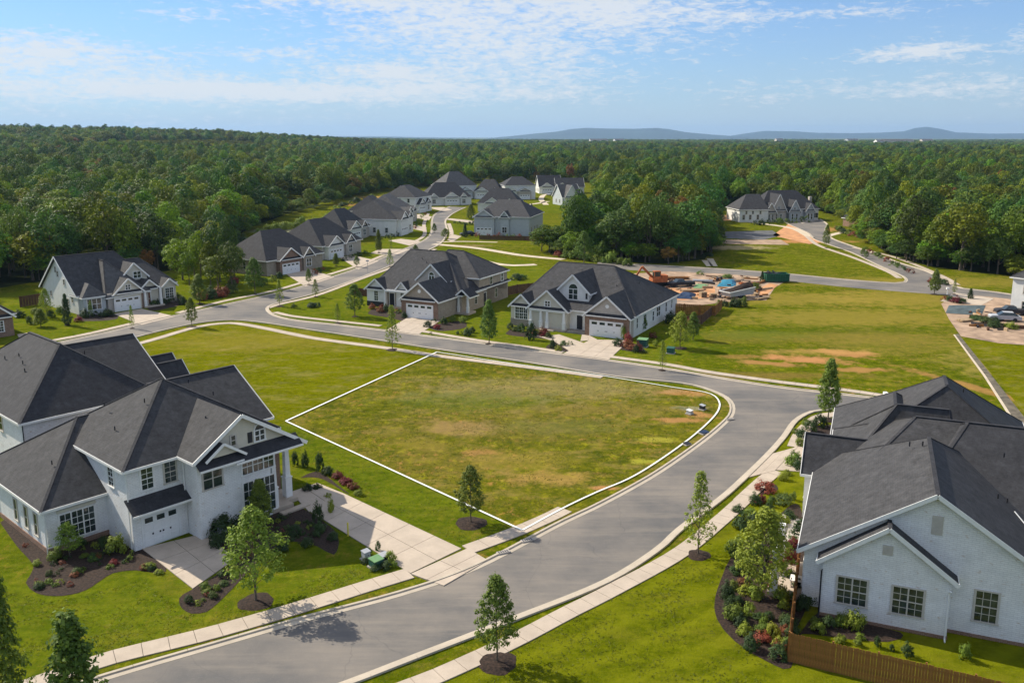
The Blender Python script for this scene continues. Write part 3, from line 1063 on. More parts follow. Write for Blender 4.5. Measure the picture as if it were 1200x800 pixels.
        def gm():
            mb = MB()
            mb.box(-w / 2 + .02, w / 2 - .02, -.022, -.004, .01, h - .01)
            return mb.mesh('pane', M['glass'])
        f = s.add('window', cached(('w', w, h, n, cols, rows, frame, arch), fm), face, a, d, z)
        g = cached(('g', w, h), gm)
        for i in range(n):
            link('pane', g, f, (-n * w / 2 + (i + .5) * w, 0, 0))
        if arch:
            def am():
                mb = MB()
                W = n * w
                pts = [(-math.cos(math.pi * i / 12) * W / 2, -.012, h + .09 + math.sin(math.pi * i / 12) * W / 2) for i in range(13)]
                mb.slab(pts, (0, .01, 0))
                return mb.mesh('pane', M['glass'])
            link('pane', cached(('a', w, h, n), am), f, (0, 0, 0))
        return f

    def garage(s, face, a, d, z=0.02, w=4.9, h=2.2, panes=4, label=None):
        def fm():
            mb = MB()
            for r_ in range(4):
                for c in range(8 if w > 4 else 4):
                    k = 8 if w > 4 else 4
                    x0 = -w / 2 + w * c / k
                    z0 = h * r_ / 4
                    if r_ == 3:
                        continue
                    mb.box(x0 + .05, x0 + w / k - .05, -.05, 0.0, z0 + .07, z0 + h / 4 - .06)
            mb.box(-w / 2, w / 2, -.03, .01, 0, h)
            t = .14
            mb.box(-w / 2 - t, -w / 2, -.07, .02, 0, h + t)
            mb.box(w / 2, w / 2 + t, -.07, .02, 0, h + t)
            mb.box(-w / 2, w / 2, -.072, .02, h, h + t)
            for x in (-w / 4, -.12, .12, w / 4):
                mb.box(x - .06, x + .06, -.065, -.05, h * .36, h * .42, 1)
            return mb.mesh('garage_door', [M['garage'], M['dark']])
        f = s.add('garage_door', cached(('gd', w, h), fm), face, a, d, z)

        def pm(pw):
            mb = MB()
            mb.box(-pw / 2, pw / 2, -.045, -.028, 0, h / 4 - .2)
            return mb.mesh('pane', M['glass'])
        pw = w / panes * .66
        g = cached(('gp', round(pw, 3), h), lambda: pm(pw))
        for i in range(panes):
            link('pane', g, f, (-w / 2 + w * (i + .5) / panes, 0, h * .75 + .1))
        return f

    def door(s, face, a, d, z=.3, w=1.0, h=2.2, mat='door'):
        mb = MB()
        mb.box(-w / 2, w / 2, -.05, 0, 0, h)
        for k in (-1, 1):
            mb.box(k * w / 4 - w * .16, k * w / 4 + w * .16, -.07, -.05, .15, h * .42)
            mb.box(k * w / 4 - w * .16, k * w / 4 + w * .16, -.07, -.05, h * .5, h - .15)
        f = s.add('door', mb.mesh('door', M[mat]), face, a, d, z)
        mb = MB()
        t = .12
        mb.box(-w / 2 - t, -w / 2, -.08, .02, 0, h + t)
        mb.box(w / 2, w / 2 + t, -.08, .02, 0, h + t)
        mb.box(-w / 2, w / 2, -.078, .02, h, h + t)
        mb.build('frame', M['white'], f)
        MB().box(w * .36, w * .42, -.13, -.05, 1.0, 1.06).build('handle', M['dark'], f)
        return f

    def column(s, u, v, z0, z1, base=.62, top=.3, mat='white'):
        mb = MB()
        zb = z0 + (z1 - z0) * .38
        b, t = base / 2, top / 2
        mb.box(u - b, u + b, v - b, v + b, z0, zb - .08)
        mb.box(u - b - .05, u + b + .05, v - b - .05, v + b + .05, zb - .08, zb)
        n = len(mb.v)
        k = t * 1.35
        mb.v += [(u - k, v - k, zb), (u + k, v - k, zb), (u + k, v + k, zb), (u - k, v + k, zb), (u - t, v - t, z1), (u + t, v - t, z1), (u + t, v + t, z1), (u - t, v + t, z1)]
        for q in ((0, 1, 5, 4), (1, 2, 6, 5), (2, 3, 7, 6), (3, 0, 4, 7)):
            mb.f.append(tuple(n + i for i in q))
            mb.mi.append(0)
        mb.box(u - t - .06, u + t + .06, v - t - .06, v + t + .06, z1 - .1, z1)
        mb.build('porch_column', M[mat], s.root)

    def part(s, name, mb, mat):
        return mb.build(name, M[mat], s.root)

    def pipe(s, pts, name='downspout', mat='white', r=.05):
        MB().tube(pts, r, 5).build(name, M[mat], s.root)

    def vent(s, u, v, z, r=.07, h=.4):
        MB().tube([(u, v, z - .2), (u, v, z + h * .5)], r * .8, 6).build('roof_vent', M['dark'], s.root)

    def finish(s):
        for m_, mb in s.wall_mb.items():
            mb.build('wall', M[m_], s.root)

    def brackets(s, face, pts, d):
        for (a, z) in pts:
            mb = MB()
            mb.box(-.06, .06, -.34, 0, -.08, .02)
            mb.box(-.06, .06, -.08, 0, -.5, -.08)
            mb.bar((0, -.3, -.06), (0, -.03, -.42), .1, .08, up=(1, 0, 0))
            s.add('bracket', mb.mesh('bracket', M['white']), face, a, d, z)


# ---- A: two-storey white brick house, lower left ---------------------------
A0 = G(166, 651)
A = House('white_brick_house', 'two-storey white brick house with charcoal hip roofs in the left foreground', A0, 48.3)
# pyramid block over garage wing
A.roof(0, 12.4, 1.4, 13.8, 6.4, 10.5, 'v', 7.55, 7.65, 'shingle', wall='white_brick')
# main block behind, gable at the right end
A.roof(3, 13.7, 4.4, 15.6, 6.3, 9.6, 'u', 6, None, 'shingle', wall='white_brick')
# front cross gable (long right slope over the porch)
A.wbox(4.2, 10.4, -1.0, 5, 0, 6.2, 'white_brick')
th = .16
ridge_u, zr_, zl_, zrr = 7.9, 9.1, 6.35, 5.25
mb = MB()
vf, vb = -1.45, 6.0
mb.slab([(3.75, vf, zl_), (ridge_u, vf, zr_), (ridge_u, vb, zr_), (3.75, vb, zl_)], (0, 0, -th))
mb.slab([(ridge_u, vf, zr_), (13.6, vf, zrr + .2), (13.6, vb - 1.5, zrr + .2), (ridge_u, vb, zr_)], (0, 0, -th))
A.part('roof', mb, 'shingle')
mb = MB()
mb.bar((3.7, vf - .03, zl_ - .08), (ridge_u, vf - .03, zr_ - .05), .06, .28)
mb.bar((ridge_u, vf - .031, zr_ - .05), (13.65, vf - .031, zrr + .12), .06, .28)
mb.bar((3.72, vf, zl_ - .1), (3.72, 1.0, zl_ - .1), .05, .2)
mb.bar((13.63, vf, zrr + .1), (13.63, vb - 1.5, zrr + .1), .05, .2)
A.part('fascia', mb, 'white')
mb = MB()
mb.slab([(4.2, -1.0, 6.2), (12.2, -1.0, 6.2), (ridge_u, -1.0, 8.95)], (0, .2, 0))
A.part('gable_wall', mb, 'cream_siding')
# lower small gable and dark pent roofs
A.shed(4.0, 7.6, -1.9, -1.0, 5.75, 6.35)
A.shed(6.9, 12.9, -2.0, -1.0, 5.6, 6.35)
mb = MB()
for k in (1,):
    mb.slab([(4.6, -1.75, 6.3), (6.1, -1.75, 7.35), (6.1, -.9, 7.35), (4.6, -.9, 6.3)], (0, 0, -.1))
    mb.slab([(6.1, -1.75, 7.35), (7.9, -1.75, 6.1), (7.9, -.9, 6.1), (6.1, -.9, 7.35)], (0, 0, -.1))
A.part('small_gable_roof', mb, 'shingle')
mb = MB()
mb.bar((4.55, -1.78, 6.24), (6.1, -1.78, 7.32), .06, .2)
mb.bar((6.1, -1.781, 7.32), (7.95, -1.781, 6.04), .06, .2)
A.part('fascia', mb, 'white')
A.part('gable_wall', MB().slab([(4.9, -1.5, 6.35), (7.5, -1.5, 6.35), (6.1, -1.5, 7.22)], (0, .3, 0)), 'cream_siding')
A.window('-v', 7.3, -1.0, 6.75, .42, .75, 1, 1, 2, 'frame')
A.window('-v', 9.6, -1.0, 6.55, .45, .8, 2, 1, 2, 'white', arch=True)
A.part('shutter', MB().box(8.55, 8.95, -1.05, -1.0, 6.55, 7.4), 'dark')
# garage
A.garage('-v', 2.1, 1.0, .03, 2.75, 2.35, 3)
A.wbox(-.0, 4.3, .98, 1.6, 0, 3.1, 'white_brick')
A.shed(-.3, 4.4, .1, 1.45, 3.05, 3.95)
A.brackets('-v', [(.4, 2.9), (3.9, 2.9)], .98)
A.part('lintel', MB().box(.5, 3.7, .93, .98, 2.55, 2.85), 'brown_brick')
A.window('-v', 1.5, 1.4, 4.35, .95, 1.6, 1, 2, 4, 'white')
A.window('-v', 3.3, 1.4, 4.35, .95, 1.6, 1, 2, 4, 'frame')
A.window('-v', 5.4, -1.0, 3.9, .8, 1.5, 2, 1, 2, 'frame')
# entrance side: two-storey glazed hall and porch
A.window('-v', 9.3, -1.0, 4.1, .95, 1.2, 3, 2, 2, 'white')
A.window('-v', 9.3, -1.0, .5, .95, 2.9, 3, 2, 4, 'white')
A.wbox(10.4, 13.4, 2.3, 6, 0, 5.3, 'brown_brick')
A.door('-v', 11.7, 2.3, .35, 1.1, 2.5)
A.window('-v', 11.7, 2.3, 3.2, .5, .9, 2, 1, 1, 'white')
A.part('porch_floor', MB().box(10.2, 13.4, -.2, 2.4, 0, .33).box(10.4, 12.4, -1.0, -.2, 0, .331).box(10.8, 13.4, -1.9, -1.3, 0, .17), 'concrete')
A.column(12.9, .6, .33, 5.0, .6, .34)
A.column(10.9, -.55, .33, 5.0, .5, .3)
A.part('porch_beam', MB().bar((10.3, -.75, 5.15), (13.0, .55, 5.15), .3, .36).box(12.75, 13.1, .5, 3.5, 4.97, 5.33), 'white')
A.window('-u', 4, 0, 4.3, .9, 1.5, 1, 2, 4, 'white')
A.window('+u', 9, 13.7, 1.0, .95, 1.6, 2, 2, 4, 'white')
A.window('+u', 12, 13.7, 4.2, .95, 1.4, 1, 2, 4, 'white')
# left one-storey wing
A.roof(-4.4, 6, 5.3, 18.2, 3.6, 7.6, 'u', .9, 5, 'shingle', wall='white_brick')
A.window('-v', -2.2, 5.3, .7, .85, 2.0, 3, 2, 4, 'white')
A.part('lintel', MB().box(-3.6, -.8, 5.22, 5.3, 2.85, 3.1), 'cream_siding')
for v in (7.2, 9.1, 11.2, 15.5):
    A.window('-u', v, -4.4, .9, .6, 1.7, 1, 1, 2, 'frame')
A.part('foundation', MB().box(-4.46, 0, 5.24, 18.26, 0, .4), 'brown_brick')
for p in ([(-4.52, 5.18, 3.3), (-4.52, 5.18, .1)], [(-.08, 1.3, 6.0), (-.08, 1.3, .1)], [(4.1, .9, 6.0), (4.12, .9, .1)], [(13.75, 4.3, 5.2), (13.75, 4.3, .1)]):
    A.pipe(p)
for (u, v, z) in ((-2.4, 8.6, 5.7), (4.0, 6.2, 9.6), (8.8, 8.2, 9.8), (1.6, 6.4, 7.9), (10.2, 6.8, 8.7), (2.4, 9.9, 8.9), (6.8, 2.0, 8.4)):
    A.vent(u, v, z, .06, .3)
A.finish()

# ---- B: neighbour behind it -------------------------------------------------
B = House('white_brick_house', 'white house with near-black hip roof directly behind the two-storey brick house at left', A0, 48.3)
B.roof(-.9, 10.8, 18.6, 38, 6.4, 10.9, 'v', 24.7, 32, 'shingle_dark', wall='white_brick')
B.roof(4, 13.2, 22.6, 34.6, 6.3, 9.8, 'u', 6, None, 'shingle_dark', wall='white_brick')
B.roof(10, 16.4, 22.2, 27.6, 4.6, 7.1, 'u', 11, None, 'shingle_dark', wall='white_brick')
B.roof(11, 17.5, 26.6, 31.6, 4.6, 6.9, 'u', 12, None, 'shingle_dark', wall='white_brick')
B.window('-u', 21, -.9, 1.4, .6, 1.6, 1, 1, 2, 'frame')
B.window('-u', 28, -.9, 1.4, .9, 1.6, 2, 1, 2, 'frame')
B.window('-u', 24, -.9, 4.3, .9, 1.4, 1, 1, 2, 'frame')
B.window('+u', 28.6, 13.2, 4.0, .9, 1.4, 2, 2, 4, 'white')
B.pipe([(-.98, 18.5, 6.0), (-.98, 18.5, .1)], mat='dark')
for (u, v, z) in ((2, 25.5, 9.0), (2.4, 27, 9.4), (2.8, 29, 9.7), (2.2, 31, 9.2), (8, 27.0, 9.3), (11.5, 30, 9.2), (1, 22.5, 7.6)):
    B.vent(u, v, z, .06, .3)
B.finish()

# ---- R: white brick house, right foreground ---------------------------------
R0 = G(960, 720)
H = House('white_brick_house', 'white brick house with broad charcoal roof in the right foreground', R0, -22.5)
# low gable wing (front left of the end wall)
H.roof(0, 7.3, 0, 14, 3.9, 6.55, 'v', None, 12, 'shingle', wall='white_brick', oh=.35)
# main end gable
MB_ = MB()
H.roof(-1.2, 13.4, .95, 18, 4.0, 8.75, 'v', None, 11.7, 'shingle', wall='white_brick', rc=6.15, oh=.4)
H.roof(-.2, 15, 8, 26, 4.0, 8.6, 'u', 5.5, 14, 'shingle', wall='white_brick')
H.roof(5, 24, 8, 24, 4.0, 8.9, 'u', 9, 21, 'shingle_dark', wall='white_brick', rc=16.0)
H.roof(.6, 9, 17, 27, 3.8, 8.7, 'u', 4.2, 8, 'shingle', wall='white_brick', rc=19.5)
H.roof(-.4, 9, 22.5, 34.5, 3.6, 7.0, 'v', 25, 29.5, 'shingle', wall='white_brick')
H.roof(1.5, 15.2, 23, 35.5, 3.9, 9.0, 'v', 26, 29.2, 'shingle', wall='white_brick', rc=8.2)
# cross wing gable to the left (street side)
H.roof(-2.2, 4, 14.9, 20.6, 3.8, 6.0, 'u', None, 3.8, 'shingle_dark', wall='white_siding', oh=.3)
H.window('-v', 1.8, 0, 1.15, .88, 1.75, 2, 2, 4, 'frame')
H.window('-v', 5.0, 0, 1.15, .88, 1.75, 2, 2, 4, 'frame')
H.window('-v', 9.35, .95, 1.15, 1.25, 1.95, 1, 3, 4, 'frame')
H.window('-v', 13.0, .95, 1.15, 1.25, 1.95, 1, 3, 4, 'frame')
for (u, v, z, w_, h_) in ((6.3, .95, 6.3, .5, 1.1), (3.65, 0, 4.9, .46, .5)):
    mb = MB()
    mb.box(-w_ / 2 - .06, w_ / 2 + .06, -.05, 0, -.06, h_ + .06)
    for k in range(int(h_ / .09)):
        mb.box(-w_ / 2, w_ / 2, -.075, -.05, k * .09 + .02, k * .09 + .06)
    H.add('gable_vent', mb.mesh('gable_vent', M['frame']), '-v', u, v, z)
for u in (-.0, 7.25):
    H.pipe([(u, -.42, 3.35), (u - .05, -.1, 3.1), (u - .05, -.1, .15), (u - .05, -.45, .05)], mat='white' if u > 1 else 'dark')
H.part('foundation', MB().box(-.04, 7.34, -.05, 1, 0, .22).box(7.34, 24, .9, 1.5, 0, .22), 'brown_brick')
for v in (2.5, 6, 10):
    H.window('-u', v, -1.2 if v > 1 else 0, 1.0, .8, 1.6, 2, 2, 4, 'white')
H.window('-u', 17.6, -2.2, 1.0, .9, 1.7, 2, 2, 4, 'white')
H.door('-u', 22, 0.5, .3)
# side porch on the street side
H.part('porch_floor', MB().box(-3.4, -1.2, 1.2, 6.4, 0, .3), 'concrete')
H.column(-3.0, 1.5, .3, 3.1, .5, .3)
H.column(-3.0, 6.0, .3, 3.1, .5, .3)
mb = MB()
mb.box(-3.6, -3.3, 9.4, 13.8, 0, .5).box(-3.3, -1.2, 9.4, 13.8, 0, .28)
H.part('stone_step', mb, 'pale_stone')
for (u, v, z) in ((10.2, 7.0, 7.0), (10.7, 6.7, 6.9), (12.2, 3.8, 5.7), (4.9, 10.7, 8.6), (5.7, 10.2, 8.9), (2, 19.2, 5.7), (2.8, 9.0, 6.5), (3.4, 4.0, 5.9), (7, 17, 8.6), (11, 12, 8.2), (4, 24, 6.8), (9.6, 27, 8.6)):
    H.vent(u, v, z, .07, .28)
H.part('valley_flashing', MB().bar((11.0, 5.6, 6.63), (11.6, 4.9, 6.1), .07, .03), 'white')
H.finish()


# ---- M2: corner house with two-car garage, centre right ---------------------
def craftsman_gable(h, u0, u1, v, ze, zr, back, mat='shingle', wall='grey_siding', pent=True, depth=.5, win=None, low=None):
    h.roof(u0, u1, v, back, ze, zr, 'v', None, back - .4, mat, wall=wall, oh=.35, cap=False)
    if pent:
        h.shed(u0 + .25, u1 - .25, v - .45, v, ze + .0, ze + .38)
    um = (u0 + u1) / 2
    if win == 'vent':
        mb = MB()
        k = 10
        mb.slab([(.3 * math.cos(2 * math.pi * i / k), -.06, .3 * math.sin(2 * math.pi * i / k)) for i in range(k)], (0, .06, 0))
        h.add('gable_vent', mb.mesh('gable_vent', M['white']), '-v', um, v, ze + (zr - ze) * .52)
    elif win == 'window':
        h.window('-v', um, v, ze + .5, .45, .8, 2, 1, 2, 'white')


M2o = G(738, 398)
C2 = House('craftsman_house', 'grey house with columned porch and white two-car garage, centre right', M2o, -28)
C2.roof(-20.6, 0, 1.6, 23, 3.4, 9.0, 'u', -17.5, -7.6, 'shingle', wall='white_siding')
craftsman_gable(C2, -7.2, -.05, -.3, 3.3, 6.2, 9, wall='pale_stone', win='vent')
C2.part('brick_band', MB().box(-7.22, -.03, -.34, -.2, 0, 3.25), 'brown_brick')
C2.garage('-v', -3.7, -.34, .03, 5.2, 2.35)
craftsman_gable(C2, -17.3, -10.6, .4, 3.3, 6.2, 12, wall='cream_siding', win='window')
craftsman_gable(C2, -20.8, -16.9, 1.0, 3.3, 5.1, 9, wall='cream_siding')
C2.part('stone_base', MB().box(-20.84, -17.1, .94, 1.05, 0, 1.2), 'stone')
C2.window('-v', -18.9, 1.0, 1.2, .75, 1.9, 3, 2, 4, 'white')
C2.part('brick_band', MB().box(-16.8, -10.9, 2.2, 2.4, 0, 3.2), 'stone')
C2.wbox(-17.1, -10.7, 2.3, 5, 0, 3.3, 'stone')
# recessed porch: dark wall, columns and beam
C2.part('porch_floor', MB().box(-17.2, -10.6, -.1, 2.3, 0, .35).box(-15, -12.5, -.6, -.1, 0, .18), 'concrete')
for u in (-16.8, -15.0, -13.9, -11.0):
    C2.column(u, .2, .35, 3.1, .5, .3)
C2.part('porch_beam', MB().box(-17.1, -10.7, 0, .4, 2.95, 3.28), 'white')
C2.window('-v', -12.3, 2.2, .7, .95, 1.9, 2, 2, 4, 'white', arch=False)
C2.door('-v', -14.4, 2.2, .38)
C2.door('-v', -8.9, 1.6, .38, mat='dark')
C2.window('-v', -7.85, 1.6, 1.0, .5, 1.5, 1, 1, 2, 'white')
C2.part('porch_floor', MB().box(-10.4, -7.3, -.2, 1.6, 0, .3), 'stone')
# dormer gable upstairs
C2.roof(-13.6, -8.2, 3.4, 13.5, 5.9, 8.5, 'v', None, 13.0, 'shingle', wall='white_siding', z0=3.0, oh=.35, cap=False)
C2.window('-v', -10.9, 3.4, 4.7, .8, 1.6, 2, 1, 2, 'white', arch=True)
C2.part('shutter', MB().box(-8.75, -8.45, 3.34, 3.4, 4.9, 5.8), 'dark')
for v, z, w_, n_ in ((3, 1.2, .7, 1), (6.5, 1.2, .7, 2), (10.5, 1.0, .8, 1), (13, 1.3, .9, 2), (17, 1.3, .8, 1), (20, 1.4, .6, 1)):
    C2.window('+u', v, 0, z, w_, 1.5, n_, 1, 2, 'white')
for (u, v, z) in ((-12.5, 10.5, 8.2), (-5.2, 7.5, 6.7), (-3, 12, 6.7), (-16, 9.5, 7.4), (-10, 15, 8.5)):
    C2.vent(u, v, z, .07, .3)
C2.pipe([(.1, -.2, 3.1), (.1, -.2, .1)])
C2.finish()

# ---- M1: brick neighbour to the left -----------------------------------------
C1 = House('craftsman_house', 'tan brick house with arched dormer, left of the grey corner house', G(541, 368), -26)
C1.roof(-18.4, 0, 0, 18, 3.4, 9.2, 'u', -15.8, -8.4, 'shingle', wall='tan_brick')
C1.roof(-10.5, 0, 6.4, 17.6, 5.4, 9.1, 'u', -9.5, -6.2, 'shingle', wall='tan_brick')
C1.roof(-4.6, .1, 2.6, 8, 3.3, 5.2, 'u', -4, -1.9, 'shingle_dark', wall='tan_brick')
craftsman_gable(C1, -8.0, -.9, -6.4, 3.2, 6.0, 2, wall='tan_brick', win='vent')
C1.part('brick_band', MB().box(-8.03, -.87, -6.46, -6.35, 0, 3.2), 'brown_brick')
C1.garage('-v', -4.4, -6.46, .03, 5.0, 2.3)
C1.roof(-9.4, -3.6, 1.0, 9, 5.3, 8.0, 'v', None, 8.6, 'shingle', wall='pale_stone', z0=3, oh=.3, cap=False)
C1.window('-v', -6.5, 1.0, 4.6, .55, 1.5, 2, 1, 2, 'white', arch=True)
craftsman_gable(C1, -19.2, -15.2, -.6, 3.2, 4.9, 4, wall='white_siding')
craftsman_gable(C1, -13.2, -10.6, -.2, 3.2, 4.6, 4, wall='white_siding', pent=False)
C1.window('-v', -17.2, -.6, 1.1, .9, 1.7, 1, 2, 4, 'white')
C1.window('-v', -11.9, -.2, 1.1, .8, 1.7, 1, 2, 4, 'white')
C1.part('stone_base', MB().box(-19.24, -15.2, -.66, -.55, 0, .9), 'dark')
C1.door('-v', -14.2, 0, .35, mat='dark')
C1.part('porch_floor', MB().box(-15.1, -9.9, -1.2, 0, 0, .33), 'concrete')
C1.column(-15.0, -1.0, .33, 3.1, .4, .26)
C1.column(-9.8, -1.0, .33, 3.1, .4, .26)
C1.part('porch_beam', MB().box(-15.2, -9.6, -1.1, -.85, 2.95, 3.25), 'white')
# side porch right of the garage with tall white frame
C1.part('porch_floor', MB().box(-.9, 1.6, -.4, 2.2, 0, .35), 'concrete')
C1.column(1.3, -.1, .35, 3.0, .4, .26)
C1.column(-.5, -.1, .35, 3.0, .4, .26)
C1.roof(-.9, 1.7, -.4, 2.6, 3.1, 4.2, 'v', None, 2.4, 'shingle_dark', oh=.2, cap=False)
C1.window('+u', 5, .1, 1.0, .8, 1.7, 1, 1, 2, 'frame')
C1.door('+u', 8.5, 0, .2, mat='dark')
C1.window('+u', 13, 0, .9, .8, 1.6, 1, 1, 2, 'frame')
C1.window('+u', 15.5, 0, 3.6, .9, 1.3, 1, 2, 2, 'white')
C1.window('+u', 11, 0, 3.6, .9, 1.3, 1, 2, 2, 'frame')
for (u, v, z) in ((-12, 6.8, 8.1), (-10.6, 6.0, 7.6), (-8, 10, 8.7)):
    C1.vent(u, v, z, .07, .3)
C1.finish()

# ---- D: white house at left, across the street --------------------------------
D = House('craftsman_house', 'white house with big sunlit side gable across the street at far left', G(93, 369), 49)
D.roof(0, 14, 0, 14.6, 3.5, 9.3, 'u', None, 10.0, 'shingle', wall='white_siding', oh=.45)
D.roof(6.5, 18, 1, 13, 3.5, 7.6, 'u', 9, 14.5, 'shingle', wall='pale_stone')
D.roof(4.2, 11.4, -2, 8, 3.3, 8.2, 'v', 4.0, 7.6, 'shingle_grey', wall='pale_stone', rc=6.6, oh=.4)
craftsman_gable(D, 5.2, 10.2, -2.3, 3.2, 5.5, 5, wall='cream_siding', win='window')
craftsman_gable(D, 10.2, 13.6, -1.4, 3.2, 4.7, 5, wall='cream_siding')
craftsman_gable(D, 14.9, 17.4, -.6, 3.2, 4.3, 4, wall='cream_siding', pent=False)
D.roof(8.2, 13.0, 1.2, 8, 5.2, 7.6, 'v', None, 7.6, 'shingle', wall='cream_siding', z0=3.2, oh=.3, cap=False)
D.window('-v', 11.2, 1.2, 5.0, .7, 1.1, 2, 1, 2, 'white')
D.garage('-v', 7.4, -2.3, .03, 4.4, 2.2)
D.part('stone_base', MB().box(10.0, 10.3, -2.36, -1.3, 0, 3.1), 'brown_brick')
D.roof(.2, 4.0, -1.6, 3, 3.2, 5.0, 'v', .1, 2.8, 'shingle_grey', wall='grey_siding', oh=.3, cap=False)
D.window('-v', 2.0, -1.6, .9, .8, 1.8, 3, 1, 2, 'white')
D.column(13.5, -2.4, .3, 3.0, .45, .3)
D.column(10.6, -2.4, .3, 3.0, .45, .3)
D.part('porch_floor', MB().box(10.3, 14, -2.8, 0, 0, .3), 'concrete')
D.door('-v', 11.6, -1.35, .35)
D.window('-v', 16.1, -.6, .8, .8, 1.9, 2, 2, 4, 'white')
D.part('stone_base', MB().box(14.9, 17.5, -.66, -.5, 0, .9), 'stone')
for v, z in ((5, 4.7), (8.2, 6.6), (7.4, 5.9), (11, 2.0), (4, 1.4), (2.2, 1.9)):
    D.window('-u', v, 0, z, .55, .9, 1, 1, 2, 'frame')
D.finish()

# ---- C: house cut off by the left edge -----------------------------------------
Cc = House('craftsman_house', 'dark roofed brick house cut off by the left edge of the picture', G(17, 391), 49)
Cc.roof(-16, 0, 0, 14, 3.4, 8.4, 'u', -12, -6.2, 'shingle', wall='brown_brick')
craftsman_gable(Cc, -6, -.4, -1.2, 3.1, 5.4, 6, wall='brown_brick')
Cc.window('-v', -3.0, -1.2, .9, .8, 1.6, 3, 2, 4, 'white')
Cc.garage('-v', -10.5, 0, .03, 4.8, 2.2)
Cc.window('+u', 6, 0, 1.1, .9, 1.5, 2, 1, 2, 'white')
Cc.finish()


# ---- houses along the upper street and beyond ---------------------------------
def street_house(label, o, deg, L=16, Dp=14, ze=3.5, zr=8.4, wall='cream_siding', wall2='brown_brick', mat='shingle', gar=(9.5, 1), two=False, r0=4, r1=None, name='suburban_house', grp='houses along the upper street', gables=((1.2, 4.6), (12, 15)), back=False, gz=5.6):
    h = House(name, label, o, deg, group=grp, detail=1)
    z2 = ze + (2.6 if two else 0)
    h.roof(0, L, 0, Dp, z2, zr + (2.0 if two else 0), 'u', r0, None if (r0 is None or r1 == 'gable') else ((L - r0) if r1 is None else r1), mat, wall=wall, cap=False)
    gu, gp = gar
    craftsman_gable(h, gu - 3.2, gu + 3.2, -gp - .6, ze - .2, gz, Dp * .45, mat, wall=wall2)
    h.garage('-v', gu, -gp - .6, .03, 4.9, 2.2)
    for (g0, g1) in gables:
        craftsman_gable(h, g0, g1, -.5, ze - .2, ze + 1.6, 5, mat, wall=wall)
        h.window('-v', (g0 + g1) / 2, -.5, .9, .75, 1.7, 2, 1, 2, 'white')
        if two:
            h.window('-v', (g0 + g1) / 2, 0, 4.2, .75, 1.3, 2, 1, 2, 'white')
    for v in (3, 7, 11):
        if v < Dp - 1:
            h.window('-u', v, 0, 1.1, .9, 1.4, 1, 1, 2, 'frame')
            h.window('+u', v, L, 1.1, .9, 1.4, 1, 1, 2, 'frame')
            if two:
                h.window('-u', v, 0, 4.2, .9, 1.4, 1, 1, 2, 'frame')
                h.window('+u', v, L, 4.2, .9, 1.4, 1, 1, 2, 'frame')
    h.finish()
    return h


street_house('nearest brown house on the left of the upper street', G(313, 324), 58, 17, 15, 3.5, 9.0, 'tan_brick', 'brown_brick', 'shingle_dark', (6, .6), r0=5.5, gables=((10.6, 13.8),))
street_house('dark roofed house with two white garage doors, second on the left of the upper street', G(378, 305), 66, 17, 15, 3.6, 9.2, 'pale_stone', 'white_siding', 'shingle_dark', (4.2, .6), r0=5.0, gables=((9.6, 13.4),))
street_house('grey-roofed house with plain white side wall, third on the left of the upper street', G(464, 277), 76, 15, 18, 5.2, 10.4, 'white_siding', 'white_siding', 'shingle', (4.5, .6), r0=5.0, gables=((9, 13),), gz=7.2)
street_house('house with brown-grey hip roof behind the white-walled one on the left of the upper street', G(472, 263), 78, 16, 17, 4.0, 9.8, 'pale_stone', 'white_siding', 'shingle_grey', (4.5, .6), r0=5, gables=((9, 13),))
street_house('white two-storey house with dark hipped roof on the bend of the upper street', G(487, 250), 70, 15, 15, 3.6, 8.6, 'white_siding', 'white_siding', 'shingle', (4, .6), two=True, r0=5, gables=((9, 13),))
street_house('house with long dark roof facing the camera at the end of the upper street', G(498, 241), 15, 21, 15, 3.6, 9.6, 'white_siding', 'white_siding', 'shingle_dark', (12, .6), r0=6, gables=((2, 6), (16, 19)))
street_house('tall grey-roofed house at the far end of the upper street, left of the green tree', G(522, 234), 30, 17, 15, 4.0, 11.0, 'white_siding', 'grey_siding', 'shingle_grey', (11, .6), two=True, r0=6, gables=((2, 6),))
street_house('small dark roofed house tucked behind the brown-grey hip roofed one', G(448, 259), 80, 13, 13, 3.6, 8.6, 'grey_siding', 'white_siding', 'shingle', (4, .6), r0=4, gables=((8, 11),))
street_house('dark roofed house left of the grey-roofed far one at the street end', G(478, 243), 60, 14, 13, 3.8, 9.0, 'white_siding', 'pale_stone', 'shingle_dark', (4, .6), r0=4, gables=((8.5, 12),))
street_house('far house with blue-grey roof just right of the tall grey-roofed one', G(556, 233), -8, 13, 13, 3.8, 9.2, 'white_siding', 'white_siding', 'shingle', (4, .6), r0=4, gables=((8.5, 12),))
street_house('grey roofed house peeping out between the first brown house and the wood', G(405, 283), 70, 14, 12, 3.6, 8.8, 'pale_stone', 'white_siding', 'shingle', (4, .6), r0=4, gables=((8.5, 12),))
street_house('grey two-storey house with broad slate roof just right of the upper street', G(556, 275), -14, 17.5, 20, 5.8, 10.2, 'grey_siding', 'grey_siding', 'shingle', (40, 0) if False else (3.4, .4), r0=5.2, gables=((8.4, 11.2),), gz=7.8)
street_house('dark roofed house half hidden behind the grey two-storey house', G(560, 248), -5, 17, 15, 3.6, 9.0, 'white_siding', 'white_siding', 'shingle_dark', (6, .6), r0=5, gables=((11, 15),))
street_house('pale brick house with dark hipped roof in the middle distance behind the slate-roofed house', G(592, 234), 12, 15, 14, 4.2, 8.6, 'white_siding', 'pale_stone', 'shingle_dark', (9.5, .6), two=True, r0=5, gables=((1.5, 5.5),))
